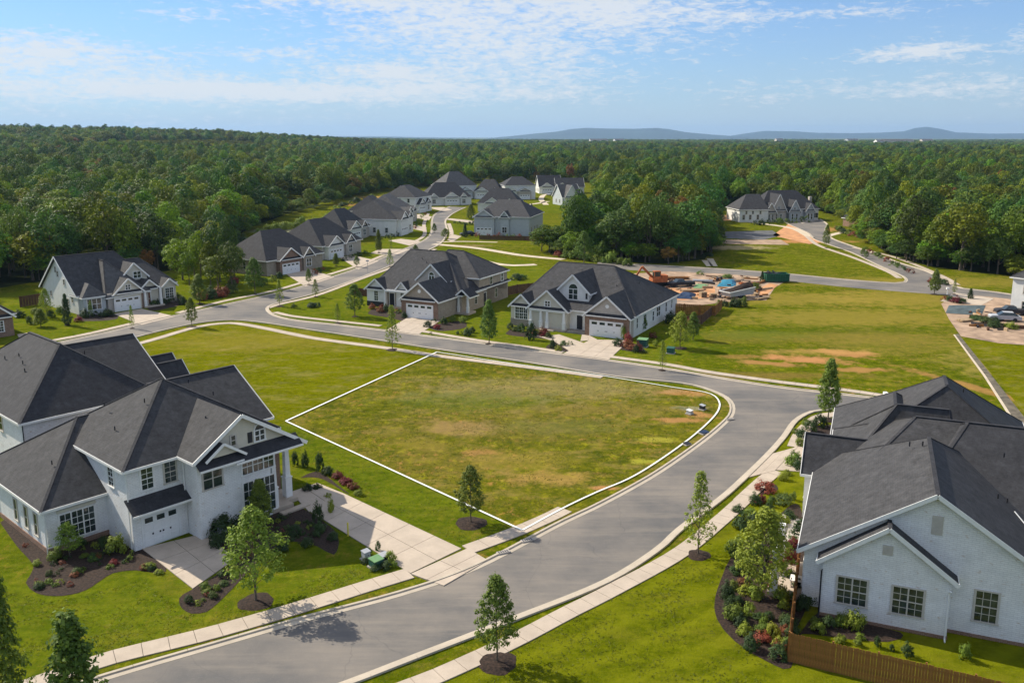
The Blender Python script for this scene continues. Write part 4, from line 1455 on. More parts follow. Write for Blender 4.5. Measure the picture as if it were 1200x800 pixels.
street_house('white gabled house farthest left of the three white houses beside the wood', G(632, 227), 8, 12, 12, 3.8, 9.4, 'white_siding', 'white_siding', 'shingle_dark', (4, .8), r0=None, gables=(), grp='white houses at the edge of the wood')
street_house('white house with long black roof, middle of the three white houses beside the wood', G(652, 227), 6, 15, 11, 3.6, 8.0, 'white_siding', 'white_siding', 'shingle_dark', (3, 1.2), r0=None, r1='gable', gables=((9, 12),), grp='white houses at the edge of the wood')
street_house('house with steep pale gable end, nearest of the three white houses beside the wood', G(659, 241), 20, 9, 11, 3.8, 9.0, 'grey_siding', 'white_siding', 'shingle_grey', (4, .3), r0=None, r1='gable', gables=(), grp='white houses at the edge of the wood', gz=8.8)

# estate house at the far clearing, wide front
E_ = House('suburban_house', 'wide white estate house with many black gables standing alone before the wood at upper right', G(889, 260), 6, detail=1)
E_.roof(2, 24, 4, 18, 4.4, 10.4, 'u', 7.5, 18, 'shingle_dark', wall='white_siding', cap=False)
E_.roof(-7.6, 3, -1, 12, 4.6, 9.4, 'u', -3.0, 2, 'shingle', wall='white_siding', cap=False)
craftsman_gable(E_, 5.2, 10.4, 1, 4.0, 9.6, 10, 'shingle_dark', 'pale_stone', win='window')
craftsman_gable(E_, 2.2, 6.2, -.5, 3.4, 6.6, 9, 'shingle_dark', 'pale_stone')
craftsman_gable(E_, 12, 16, 1.6, 3.6, 7.4, 10, 'shingle_dark', 'grey_siding', win='window')
craftsman_gable(E_, 18.4, 21.6, 2.0, 3.6, 6.2, 10, 'shingle_dark', 'grey_siding')
for u in (-6, -3.6, -.8):
    E_.window('-v', u, -1, 1.0, .8, 1.6, 1, 1, 2, 'frame')
    E_.window('-v', u + .9, -1, 2.9, .6, 1.0, 1, 1, 2, 'frame')
for u in (3.6, 4.9, 7.0, 8.6, 13.2, 14.8, 19.4, 20.6):
    E_.window('-v', u, {3.6: -.5, 4.9: -.5, 7.0: 1, 8.6: 1, 13.2: 1.6, 14.8: 1.6}.get(u, 2.0), .6, .7, 2.0, 1, 1, 2, 'white')
E_.window('-v', 23, 4, 1.0, .9, 1.6, 2, 1, 2, 'frame')
E_.part('chimney', MB().box(22.6, 23.5, 9, 10.2, 3, 8.2), 'pale_stone')
E_.finish()

# white building at the right edge
Rg = House('white_house', 'tall white house corner with dark roof at the right edge of the picture', G(1183, 366), -52)
Rg.roof(0, 14, 0, 12, 6.3, 9.6, 'u', 4, 10, 'shingle', wall='white_siding')
Rg.window('-v', 2.2, 0, 3.6, .7, 1.3, 1, 1, 2, 'frame')
Rg.window('-v', 2.2, 0, .9, .7, 1.3, 1, 1, 2, 'frame')
Rg.window('-v', 6, 0, 1.0, 1.2, 1.8, 3, 1, 2, 'frame')
Rg.window('-u', 4, 0, 3.9, .7, 1.3, 2, 1, 2, 'frame')
Rg.window('-u', 8, 0, .9, .7, 1.3, 2, 1, 2, 'frame')
Rg.finish()
# grey roof peeping out of the trees beyond the far road
g_ = House('suburban_house', 'small dark roofed house partly hidden by the edge of the right wood', G(1012, 268), 20, detail=1)
g_.roof(0, 12, 0, 10, 3.0, 7.4, 'u', 3, 8, 'shingle_dark', wall='brown_brick', cap=False)
g_.window('-v', 4, 0, 1, .8, 1.4, 2, 1, 2, 'white')
g_.finish()

# tiny far buildings above the forest canopy
for i, (x, y, w_, h_, mt, lb) in enumerate(((1052, 172, 46, 11, 'cream_siding', 'long tan building far off above the forest at right'), (1087, 171, 18, 9, 'pale_stone', 'small beige building far off at the right of the long tan one'),
                                           (1032, 173.5, 10, 9, 'white_siding', 'tiny white building left of the long tan one on the horizon'), (914, 169, 14, 12, 'pale_stone', 'pale blocky building on the horizon right of centre'),
                                           (702, 170.5, 30, 10, 'white_siding', 'low white shed on the horizon left of centre'), (726, 170.5, 16, 10, 'white_siding', 'second low white shed on the horizon, just right of the first'),
                                           (1000, 170, 22, 9, 'grey_siding', 'low grey building on the horizon before the right hills'))):
    p = G(x, y)
    hb = House('distant_building', lb, (p.x, p.y), -4 + i * 3, cat='building', detail=1)
    k = 17.0
    hb.roof(-w_, w_, 0, 24, k, k + 5, 'u', None, None, 'shingle_grey', wall=mt, cap=False, oh=.6)
    for j in range(3):
        hb.window('-v', -w_ * .6 + j * w_ * .6, 0, k - 7, 2.4, 3.5, 1, 1, 2, 'frame')
    hb.finish()


# ================================================================== VEGETATION
def leaf(mb, c, nrm, s, mi=0, asp=.62):
    nrm = nrm.normalized()
    t = nrm.cross(Vector((random.uniform(-1, 1), random.uniform(-1, 1), random.uniform(-1, 1))))
    if t.length < 1e-3:
        t = Vector((1, 0, 0))
    t.normalize()
    b = nrm.cross(t)
    mb.poly([c - t * s, c - b * s * asp + nrm * s * .12, c + t * s, c + b * s * asp + nrm * s * .12], mi)


def rvec():
    while True:
        v = Vector((random.uniform(-1, 1), random.uniform(-1, 1), random.uniform(-1, 1)))
        if .05 < v.length < 1:
            return v.normalized()


def crown_profile(hb, ht, prof, clumps, per, cr, ls, seed, mat, lean=0.0, hollow=.35, name='crown'):
    """crown between heights hb..ht; prof(t) radius; clumps of leaves near the surface"""
    random.seed(seed)
    mb = MB()
    tips = []
    for i in range(clumps):
        t = (i + random.random()) / clumps
        t = t ** .9
        r = prof(t) * (hollow + (1 - hollow) * math.sqrt(random.random())) * random.uniform(.82, 1.12)
        a = i * 2.39996 + random.uniform(-.5, .5)
        c = Vector((math.cos(a) * r + lean * t, math.sin(a) * r, hb + (ht - hb) * t))
        tips.append(c)
        k = cr * random.uniform(.5, 1.35)
        if random.random() < .2:
            c.x *= 1.22
            c.y *= 1.22
        for j in range(per):
            d = rvec()
            d.z = d.z * .8
            p = c + d * k * random.uniform(.35, 1.0)
            n = (d + Vector((c.x, c.y, 0)) * .25 + Vector((0, 0, .7)) + rvec() * .6)
            leaf(mb, p, n, ls * random.uniform(.7, 1.3))
    return mb.mesh(name, mat), tips


def trunk_mesh(h, r0, tips, nb, seed, top=None, mat=None, name='trunk'):
    random.seed(seed)
    mb = MB()
    top = top or h
    pts = [Vector((0, 0, -.1))]
    n = 6
    for i in range(1, n + 1):
        t = i / n
        pts.append(Vector((random.uniform(-.03, .03) * h * .25, random.uniform(-.03, .03) * h * .25, top * t)))
    mb.tube(pts, [r0 * (1.25 if i == 0 else (1 - .82 * i / n)) for i in range(n + 1)], 7)
    if tips:
        for c in random.sample(tips, min(nb, len(tips))):
            zb = max(h * .18, c.z - math.hypot(c.x, c.y) * .9)
            zb = min(zb, top * .95)
            k = zb / top * n
            i = min(n - 1, int(k))
            b = pts[i].lerp(pts[i + 1], k - i)
            m = b.lerp(c, .5) + Vector((0, 0, .06 * h * random.uniform(0, 1)))
            mb.tube([b, m, c], [r0 * .34, r0 * .2, r0 * .07], 4, cap=False)
    return mb.mesh(name, mat or M['bark'])


def ovoid(w, p=.62):
    def f(t):
        return w * (max(0.02, math.sin(math.pi * min(.985, t * .93 + .05) ** p)) ** .75)
    return f


def cone(w):
    return lambda t: w * ((1 - t) ** .85 * .95 + .06) * min(1, .45 + t * 4)


TREE = {}


def make_tree(kind, seed):
    random.seed(seed)
    if kind == 'maple':           # sparse lime street tree, 6 m
        cm, tips = crown_profile(1.55, 5.9, ovoid(1.45), 150, 26, .36, .085, seed, M['leaf_lime'])
        return cm, trunk_mesh(6, .07, tips, 26, seed, 5.4)
    if kind == 'oak':             # denser green street tree, 6 m
        cm, tips = crown_profile(1.4, 5.95, ovoid(1.35), 170, 32, .34, .085, seed, M['leaf_mid'])
        return cm, trunk_mesh(6, .07, tips, 22, seed, 5.4)
    if kind == 'thin':            # open sapling, 6 m
        cm, tips = crown_profile(1.0, 5.9, cone(1.45), 120, 17, .3, .085, seed, M['leaf_lime'], hollow=.3)
        return cm, trunk_mesh(6, .055, tips, 40, seed, 5.7)
    if kind == 'pear':            # dense narrow dark tree, 6 m
        cm, tips = crown_profile(1.0, 6.0, ovoid(1.15, .55), 190, 34, .36, .09, seed, M['leaf_mid'], hollow=.2)
        return cm, trunk_mesh(6, .07, tips, 14, seed, 5.2)
    if kind == 'conifer':         # evergreen cone to the ground, 6 m
        cm, tips = crown_profile(.15, 6.0, cone(1.25), 200, 34, .32, .09, seed, M['leaf_dark'], hollow=.25)
        return cm, trunk_mesh(6, .07, tips, 8, seed, 5.6)
    if kind == 'magnolia':        # broad-leaved evergreen, 6 m
        cm, tips = crown_profile(.3, 6.0, lambda t: (1.45 * (1 - t) ** .85 * min(1, .55 + t * 3) + .08) * random.uniform(.55, 1.25), 150, 26, .40, .11, seed, M['leaf_mid'], hollow=.25)
        return cm, trunk_mesh(6, .08, tips, 10, seed, 5.4)
    if kind == 'gold':            # yellow-green tree
        cm, tips = crown_profile(1.2, 6.0, ovoid(1.7), 180, 28, .42, .095, seed, M['leaf_gold'])
        return cm, trunk_mesh(6, .07, tips, 26, seed, 5.4)


def plant_tree(kind, px, py, top, wpx, label, group=None, cat='tree', name='street_tree', mulch=.75, variants=2, wscale=1.0):
    k = (kind, (int(px * 7 + py)) % variants)
    if k not in TREE:
        TREE[k] = make_tree(kind, 11 + 17 * k[1] + sum(map(ord, kind)))
    cm, tm = TREE[k]
    p = G(px, py)
    dist = (FPX / (p.y * _c + CAM_H * _s))      # px per metre
    hh = (py - top) / dist / math.cos(PITCH) * 1.0
    s = hh / 6.0
    wn = {'maple': 3.3, 'oak': 3.1, 'thin': 3.1, 'pear': 2.7, 'conifer': 2.7, 'magnolia': 3.3, 'gold': 3.9}[kind]
    sx = (wpx / dist) / wn * wscale
    t = thing(name, label, cat, (p.x, p.y, 0), random.uniform(0, 6.28), group)
    t.scale = (sx, sx, s)
    link('trunk', tm, t)
    link('crown', cm, t)
    if mulch:
        mulch_ring(p, mulch)
    return t


def mulch_ring(p, r):
    def f():
        mb = MB()
        n = 22
        pts = []
        for i in range(n):
            a = 2 * math.pi * i / n
            rr = 1 + .06 * math.sin(3 * a + 1) + .04 * math.sin(7 * a)
            pts.append((math.cos(a) * rr, math.sin(a) * rr))
        b = len(mb.v)
        mb.v.append((0, 0, .14))
        for (x, y) in pts:
            mb.v.append((x * .55, y * .55, .11))
        for (x, y) in pts:
            mb.v.append((x, y, 0.0))
        for i in range(n):
            j = (i + 1) % n
            mb.f.append((0, 1 + i, 1 + j))
            mb.f.append((1 + i, 1 + n + i, 1 + n + j, 1 + j))
            mb.mi += [0, 0]
        return mb.mesh('mulch_ring', M['mulch'], True)
    struct(link('mulch_ring', cached('mulch', f), None, (p.x, p.y, .02), random.uniform(0, 6), (r, r, 1)))


plant_tree('maple', 300, 705, 590, 74, 'lime green young maple in a mulch ring before the two-storey white brick house', mulch=1.15)
plant_tree('oak', 552, 613, 543, 38, 'young dense green tree in a mulch ring at the near corner of the bounded lot', mulch=1.25)
plant_tree('oak', 582, 776, 668, 52, 'young oak in a mulch ring by the pavement at the bottom centre', mulch=1.2)
plant_tree('thin', 818, 650, 547, 48, 'open feathery young tree beside the curved pavement right of centre', mulch=.9)
plant_tree('pear', 970, 492, 420, 30, 'narrow dark green tree at the street corner behind the right house', mulch=.9)
plant_tree('thin', 460, 410, 357, 24, 'slender young tree at the far edge of the lot before the tan brick house', mulch=.9)
plant_tree('pear', 573, 403, 352, 23, 'two-toned narrow tree on the lawn between the tan brick house and the grey corner house', mulch=.6)
plant_tree('oak', 416, 371, 333, 24, 'small dark leafy tree on the lawn left of the tan brick house', mulch=.6)
plant_tree('thin', 396, 379, 355, 11, 'tiny sapling at the roadside left of the tan brick house', mulch=.6)
plant_tree('thin', 328, 359, 327, 14, 'thin dark sapling at the tip of the street junction', mulch=.8)
plant_tree('oak', 225, 383, 349, 15, 'small round-headed tree in a mulch ring on the lot edge facing the white gabled house', mulch=.9)
plant_tree('thin', 155, 385, 357, 9, 'very thin sapling on the verge by the driveway of the white gabled house', mulch=.4)
plant_tree('thin', 107, 372, 352, 8, 'thin lime sapling on the lawn of the white gabled house', mulch=.3)
plant_tree('oak', 299, 345, 303, 24, 'round green tree on the lawn before the nearest brown house of the upper street', mulch=.5)
plant_tree('pear', 234, 356, 322, 22, 'dark leafy tree just right of the white gabled house', mulch=.8)
plant_tree('pear', 752, 388, 366, 15, 'dark cone-shaped evergreen by the white side wall of the corner house', name='evergreen_tree', mulch=0)
plant_tree('gold', 797, 408, 366, 30, 'bright yellow-green tree right of the grey corner house', mulch=1.0)
plant_tree('pear', 812, 398, 366, 18, 'dark tree standing just behind the bright yellow-green one', mulch=0)
plant_tree('thin', 776, 434, 398, 14, 'sparse lime sapling on the kerb in front of the yellow-green tree', mulch=.5)
plant_tree('gold', 893, 700, 592, 74, 'broad yellow-green tree in the planting bed left of the right house', mulch=0)
plant_tree('magnolia', 13, 842, 663, 62, 'dark evergreen tree cut by the bottom left corner of the picture', name='evergreen_tree', mulch=0)
plant_tree('magnolia', 92, 856, 710, 96, 'broad leafy evergreen at the bottom edge just right of the corner one', name='evergreen_tree', mulch=0)
plant_tree('pear', 1095, 345, 316, 15, 'dark tree at the far junction, right of the meadow', mulch=.8)
plant_tree('oak', 968, 291, 264, 10, 'small tree beside the far road below the estate house', mulch=.6)
plant_tree('thin', 1118, 345, 326, 8, 'small sapling just right of the dark tree at the far junction', mulch=.5)
plant_tree('pear', 306, 618, 560, 32, 'dark green upright shrub tree by the entrance of the two-storey white brick house', name='evergreen_tree', mulch=0)
plant_tree('maple', 82, 652, 610, 34, 'young lime shrub tree at the corner of the one-storey wing', mulch=0)
plant_tree('conifer', 79, 381, 345, 14, 'tall dark conifer before the blank gable of the white house', name='evergreen_tree', mulch=.5)
plant_tree('maple', 55, 372, 338, 16, 'yellow-green tree at the back corner of the white gabled house', mulch=0)
plant_tree('pear', 48, 383, 362, 18, 'bushy dark tree left of the tall dark conifer', mulch=0)
plant_tree('oak', 684, 312, 272, 26, 'light green tree behind the roof of the grey corner house', mulch=0)
plant_tree('oak', 706, 306, 283, 16, 'smaller light green tree behind the corner house roof, right of the taller one', mulch=0)
plant_tree('oak', 552, 262, 240, 12, 'orange-tinged tree beside the grey two-storey house', mulch=0)
for (x, y, tp, wd, kd, lb) in [(362, 334, 315, 8, 'oak', 'columnar tree by the drive of the nearest brown house'), (370, 348, 327, 12, 'thin', 'sapling on the right kerb of the upper street, nearest the junction'),
                               (418, 313, 300, 8, 'oak', 'tiny tree on the left verge between the two brown houses'), (457, 313, 292, 13, 'thin', 'sapling in red mulch on the right kerb halfway up the street'),
                               (487, 300, 287, 10, 'oak', 'round little tree on the right kerb above the tan brick house roof'), (444, 297, 270, 9, 'pear', 'columnar dark tree at the white-walled third house'),
                               (458, 290, 276, 6, 'thin', 'thin sapling before the white-walled third house'), (394, 312, 297, 9, 'pear', 'dark shrub tree between the first two brown houses'),
                               (522, 280, 268, 12, 'oak', 'round tree on the inner bend of the upper street'), (509, 273, 262, 7, 'oak', 'small tree on the outer bend of the upper street'),
                               (480, 266, 252, 7, 'oak', 'small tree in front of the brown-grey hip roofed house'), (545, 278, 262, 8, 'conifer', 'small dark fir on the lawn of the grey two-storey house'),
                               (1011, 300, 291, 7, 'oak', 'small tree on the far road verge, middle of the row'), (1015, 303, 294, 6, 'oak', 'small tree on the far road verge, lower of the pair'),
                               (893, 330, 318, 7, 'conifer', 'dark little evergreen left of the green skip'), (1137, 350, 338, 9, 'conifer', 'dark little evergreen beside the right building site'),
                               (444, 296, 281, 9, 'gold', 'pale shrub tree against the white side wall of the third house'), (623, 250, 239, 6, 'conifer', 'tiny dark fir right of the grey two-storey house')]:
    plant_tree(kd, x, y, tp, wd, lb, 'small trees along the far streets', mulch=.5 if kd != 'conifer' else 0)


def inside(x, y, poly):
    c = False
    j = len(poly) - 1
    for i in range(len(poly)):
        xi, yi = poly[i]
        xj, yj = poly[j]
        if (yi > y) != (yj > y) and x < (xj - xi) * (y - yi) / (yj - yi) + xi:
            c = not c
        j = i
    return c



# ---- shrubs ----------------------------------------------------------------
def shrub_mesh(seed, mat, n=34, per=24, ls=.05, flat_=.8):
    random.seed(seed)
    mb = MB()
    for i in range(n):
        d = rvec()
        d.z = abs(d.z)
        c = Vector((d.x * .42, d.y * .42, .1 + d.z * .62 * flat_)) * random.uniform(.7, 1.1)
        for j in range(per):
            e = rvec()
            p = c + e * .17 * random.uniform(.3, 1)
            p.z = max(.01, p.z)
            leaf(mb, p, e + d + Vector((0, 0, .4)), ls * random.uniform(.7, 1.3))
    return mb.mesh('shrub', mat)


SH = {}
for k, mt in (('g', 'leaf_shrub'), ('d', 'leaf_dark'), ('l', 'leaf_lime'), ('r', 'leaf_red'), ('y', 'leaf_gold'), ('m', 'leaf_mid')):
    SH[k] = [shrub_mesh(40 + i + ord(k), M[mt]) for i in range(2)]
KIND = {'g': 'green', 'd': 'dark green', 'l': 'lime green', 'r': 'reddish', 'y': 'yellow', 'm': 'mid-green'}


def shrubs(lst, where, group):
    """lst: (px, py, width m, height m, kind)"""
    for i, (x, y, w_, h_, k) in enumerate(lst):
        SHRUBS.append((w_ * h_ / G(x, y).length ** 2, x, y, w_, h_, k, where, group, random.uniform(0, 6.28)))


SHRUBS = []


def place_shrubs():
    SHRUBS.sort(reverse=True)
    for i, (_, x, y, w_, h_, k, where, group, ra) in enumerate(SHRUBS[:296]):
        p = G(x, y)
        o = link('shrub', SH[k][i % 2], None, (p.x, p.y, .02), ra, (w_, w_, h_ / .75))
        sz = 'large ' if w_ >= 1.5 else ('small ' if w_ < .85 else '')
        tag(o, f'{sz}{KIND[k]} shrub {where}', 'shrub', group + ', ' + sz + KIND[k])
    # the smallest in the picture become one joined planting
    random.seed(88)
    mats = ['leaf_shrub', 'leaf_dark', 'leaf_lime', 'leaf_red', 'leaf_gold', 'leaf_mid']
    mb = MB()
    for (_, x, y, w_, h_, k, where, group, ra) in SHRUBS[296:]:
        c0 = G(x, y)
        for a in range(14):
            d = rvec()
            d.z = abs(d.z)
            c = Vector((c0.x + d.x * .42 * w_, c0.y + d.y * .42 * w_, .05 + d.z * .8 * h_))
            for b in range(9):
                e = rvec()
                q = c + e * .17 * w_ * random.uniform(.4, 1)
                q.z = max(.02, q.z)
                leaf(mb, q, e + d + Vector((0, 0, .4)), .08 * w_ * random.uniform(.7, 1.3), 'gdlrym'.index(k))
    tag(stuff(mb.build('ground_planting', [M[m] for m in mats])), 'small low plants dotted through the beds and far verges', 'plants')


shrubs([(136, 648, 1.7, 1.7, 'l'), (64, 655, 1.2, .9, 'm'), (44, 662, .7, .5, 'l'), (58, 674, .6, .45, 'g'), (70, 684, .6, .35, 'y'), (82, 686, .5, .3, 'r'), (90, 672, .8, .5, 'g'), (152, 657, .6, .4, 'l'),
        (175, 666, 1.0, .5, 'l'), (186, 672, .7, .35, 'y'), (110, 655, .8, .6, 'd'), (122, 640, 1.0, .9, 'd'), (30, 640, .5, .3, 'r'), (96, 640, .9, .8, 'd'), (60, 600, .4, .5, 'm')],
       'in the mulch bed beside the wing of the left house', 'shrubs round the left wing')
shrubs([(262, 628, 2.3, 1.9, 'd'), (280, 615, 1.8, 1.6, 'd'), (255, 640, 1.5, 1.2, 'd'), (345, 625, 1.2, .8, 'd'), (375, 622, 1.2, .8, 'd'), (390, 632, 1.0, .7, 'd'), (360, 640, 1.1, .8, 'd'), (330, 645, 1.3, .8, 'd'),
        (372, 612, 1.0, 1.9, 'd'), (240, 690, .8, .6, 'm'), (262, 676, .8, .6, 'd'), (250, 700, .7, .5, 'g'), (232, 708, .6, .3, 'y'), (275, 668, .8, .4, 'l'), (305, 655, 1.0, .6, 'd'), (222, 706, .7, .6, 'd'), (388, 600, .6, 1.4, 'y')],
       'in the shaded entrance bed of the left white house', 'shrubs round the entrance bed')
shrubs([(358, 548, .9, 1.8, 'd'), (375, 552, 1.0, 2.0, 'd'), (346, 545, .8, 1.5, 'd'), (384, 556, 1.2, .9, 'd'), (396, 560, 1.2, .7, 'r'), (405, 566, 1.3, .6, 'r'), (414, 572, 1.2, .6, 'r'), (420, 580, .9, .6, 'l'),
        (372, 572, .9, .5, 'd'), (360, 575, 1.0, .7, 'd'), (385, 582, .8, .3, 'y')],
       'on the lawn edge beside the long driveway', 'shrubs by the long driveway')
shrubs([(432, 650, .6, .6, 'g'), (443, 645, .45, .9, 'g'), (458, 658, .9, 1.0, 'l'), (452, 666, 1.0, .6, 'd'), (440, 668, .9, .5, 'd'), (428, 660, .7, .5, 'd'), (462, 664, .5, .5, 'l')],
       'around the green utility cabinet', 'shrubs round the utility cabinet')
random.seed(15)
small = []
for (poly, n) in (([(40, 665), (62, 655), (110, 640), (150, 642), (186, 668), (130, 668), (100, 686), (70, 694), (40, 690)], 34), ([(285, 625), (335, 600), (360, 608), (390, 630), (385, 645), (340, 636), (300, 650), (262, 690), (232, 712), (218, 708), (240, 690), (275, 662)], 42)):
    k = 0
    while k < n:
        x, y = random.uniform(30, 400), random.uniform(598, 715)
        if inside(x, y, poly):
            k += 1
            small.append((x, y, random.uniform(.3, .8), random.uniform(.15, .5), random.choice('ddgmlryd')))
shrubs(small, 'among the mulch round the left white house', 'small plants round the left white house')
bed = []
random.seed(5)
for (x, y, k) in [(870, 620, 'd'), (862, 650, 'm'), (905, 640, 'g'), (930, 640, 'r'), (925, 660, 'r'), (912, 668, 'r'), (935, 690, 'd'), (915, 700, 'l'), (900, 725, 'd'), (905, 745, 'y'), (925, 735, 'd'), (912, 770, 'd'), (925, 760, 'm'),
                  (860, 690, 'm'), (864, 708, 'd'), (860, 726, 'm'), (872, 744, 'y'), (885, 700, 'l'), (878, 720, 'l'), (852, 700, 'd'), (872, 668, 'd'), (885, 612, 'd'), (866, 600, 'd'), (884, 590, 'd'), (900, 600, 'd'), (880, 606, 'm'),
                  (912, 618, 'y'), (925, 610, 'g'), (918, 590, 'g'), (896, 575, 'r'), (930, 545, 'm'), (918, 562, 'y'), (948, 708, 'd'), (955, 730, 'm'), (972, 735, 'd'), (985, 732, 'l'), (1000, 735, 'l'), (958, 740, 'l'), (880, 760, 'd'),
                  (868, 655, 'd'), (890, 655, 'd'), (905, 690, 'r'), (918, 712, 'y'), (938, 715, 'd'), (856, 714, 'd'), (868, 732, 'd'), (894, 740, 'm'), (899, 622, 'm'), (938, 628, 'd'), (916, 646, 'g')]:
    w_ = random.uniform(.8, 1.5) * (1.25 if y < 660 else 1)
    bed.append((x, y, w_, w_ * random.uniform(.6, 1.0), k))
for i in range(44):
    y = random.uniform(582, 770)
    x0_, x1_ = (880, 932) if y < 640 else (850 + max(0, (y - 700) * .75), 936)
    bed.append((random.uniform(x0_, x1_), y, random.uniform(.45, 1.3), random.uniform(.3, .9), random.choice('dmmgglyrr')))
shrubs(bed, 'in the long planting bed left of the right white house', 'shrubs of the right planting bed')
shrubs([(940, 512, 1.3, 1.1, 'd'), (950, 505, 1.5, 1.3, 'd'), (960, 500, 1.8, 1.6, 'd'), (938, 522, 1.2, 1.0, 'm'), (944, 498, 1.0, .8, 'm'), (934, 550, 1.0, 1.2, 'd'), (922, 556, 1.0, .5, 'y'), (990, 500, 1.2, .6, 'd'), (932, 508, .8, .7, 'm'), (925, 540, .8, .5, 'y')],
       'at the street corner behind the right white house', 'shrubs at the street corner')
shrubs([(1028, 758, .5, .8, 'd'), (1062, 768, .8, .95, 'd'), (1045, 762, .4, .45, 'd'), (1005, 756, .6, .5, 'm'), (1130, 772, .8, 1.2, 'l'), (985, 752, .8, .5, 'l'), (1008, 748, .7, .4, 'l')],
       'on the grass behind the wooden fence', 'shrubs behind the wooden fence')
random.seed(9)


def rowpx(a, b, n, w_, ks, hr=.8):
    out = []
    for i in range(n):
        t = (i + .5) / n
        ww = w_ * random.uniform(.75, 1.25)
        out.append((a[0] + (b[0] - a[0]) * t + random.uniform(-1, 1), a[1] + (b[1] - a[1]) * t + random.uniform(-.7, .7), ww, ww * hr * random.uniform(.7, 1.2), random.choice(ks)))
    return out


shrubs(rowpx((596, 386), (646, 396), 9, 1.4, 'drg') + [(622, 398, 1.9, 3.0, 'd'), (636, 393, 1.8, 1.5, 'r'), (648, 408, 1.2, 1.6, 'd'), (660, 405, 1.1, .9, 'g'), (654, 411, 1.2, .9, 'y'), (668, 404, 1, .7, 'g')],
       'before the porch of the grey corner house', 'shrubs before the grey corner house')
shrubs(rowpx((722, 404), (750, 412), 5, 1.5, 'drd') + [(736, 403, 1.6, 2.0, 'r'), (730, 398, 1.2, 2.6, 'l'), (745, 413, 1.1, 1.3, 'd'), (765, 396, 1.4, 1.1, 'r'), (768, 405, 1, 1.0, 'y'), (755, 414, .9, .6, 'd'), (787, 378, 3, 2, 'd'), (808, 383, 2.6, 2, 'r')],
       'right of the garage of the grey corner house', 'shrubs right of the corner garage')
shrubs(rowpx((434, 362), (472, 368), 7, 1.3, 'rdr') + [(446, 366, 1.5, 1.0, 'r'), (474, 372, 1.4, 1.1, 'd'), (436, 356, 1.3, 2.4, 'd'), (501, 383, 1.6, 1.1, 'd'), (512, 385, 1.3, .9, 'r'), (520, 380, 1.4, 1.3, 'd'), (530, 377, 1.4, 1.4, 'm'), (542, 378, 1.4, 1.3, 'l'), (508, 378, 1.1, .9, 'd')],
       'along the front of the tan brick house', 'shrubs before the tan brick house')
shrubs([(538, 392, 1.2, .8, 'd'), (548, 393, 1.8, 1.3, 'd'), (553, 390, 1.2, 1.1, 'd'), (505, 393, .7, .6, 'd'), (605, 328, 3.0, 1.6, 'd'), (612, 327, 2.4, 1.3, 'm'), (366, 360, 2.4, 1.0, 'd'), (372, 359, 1.6, .8, 'd'), (345, 360, 1.4, .7, 'd')],
       'scattered low on the lawns of the middle houses', 'shrubs scattered on the middle lawns')
shrubs(rowpx((98, 372), (132, 370), 6, 1.6, 'dmd') + rowpx((178, 360), (212, 351), 7, 1.8, 'ddg') + [(60, 372, 1.6, 1.5, 'd'), (35, 380, 1.2, 1.6, 'd'), (92, 377, 1.5, 1.1, 'r'), (70, 368, 1.5, 1.8, 'm'), (41, 368, 1.6, 1.3, 'm'), (22, 372, 2.2, 1.4, 'd'), (214, 357, 1.6, 1.8, 'd')],
       'round the white gabled house across the street', 'shrubs round the far left white house')
shrubs(rowpx((236, 352), (262, 346), 5, 3.0, 'rdd', .6) + rowpx((268, 345), (276, 330), 3, 2.6, 'dgr'), 'between the white gabled house and the brown houses', 'shrubs between the left houses')
shrubs(rowpx((300, 336), (330, 326), 5, 1.8, 'dml') + rowpx((362, 325), (380, 316), 4, 1.8, 'drd') + rowpx((402, 306), (432, 296), 6, 1.8, 'dmd') + rowpx((440, 282), (466, 277), 5, 2, 'dd') + rowpx((482, 270), (500, 250), 6, 2, 'dmr')
       + rowpx((556, 278), (612, 279), 9, 1.8, 'dmr') + rowpx((530, 262), (556, 264), 5, 2.0, 'dm') + rowpx((615, 270), (640, 282), 5, 2.4, 'drm') + rowpx((880, 264), (950, 260), 9, 2.6, 'drm', .9),
       'among the houses along the upper street and beyond', 'shrubs among the far houses')
shrubs(rowpx((300, 276), (400, 256), 16, 4.2, 'lml', .8) + rowpx((250, 292), (290, 286), 6, 4.0, 'dm', .7) + rowpx((390, 246), (440, 232), 6, 4, 'md', .7), 'in the scrub behind the left row of houses', 'scrub bushes behind the left row')
shrubs(rowpx((650, 300), (740, 312), 10, 3.2, 'mlr', .8) + rowpx((1010, 292), (1070, 322), 9, 2.2, 'dmr', .6) + rowpx((1104, 352), (1130, 356), 4, 2.0, 'dr', .6) + rowpx((975, 268), (1010, 280), 6, 3, 'dmr', .6) + rowpx((1090, 330), (1110, 334), 3, 2, 'dr', .7)
       + rowpx((1140, 375), (1170, 385), 4, 2.6, 'dg', .5) + rowpx((842, 358), (872, 360), 6, 2.0, 'ddm', .9) + [(886, 340, 2.2, 2, 'm'), (852, 326, 2.6, 1.2, 'm'), (820, 322, 2, .9, 'm'), (1185, 385, 2.5, 1.2, 'y'), (830, 300, 3.5, 1, 'd')],
       'about the building sites and the far road', 'bushes about the building sites')

place_shrubs()

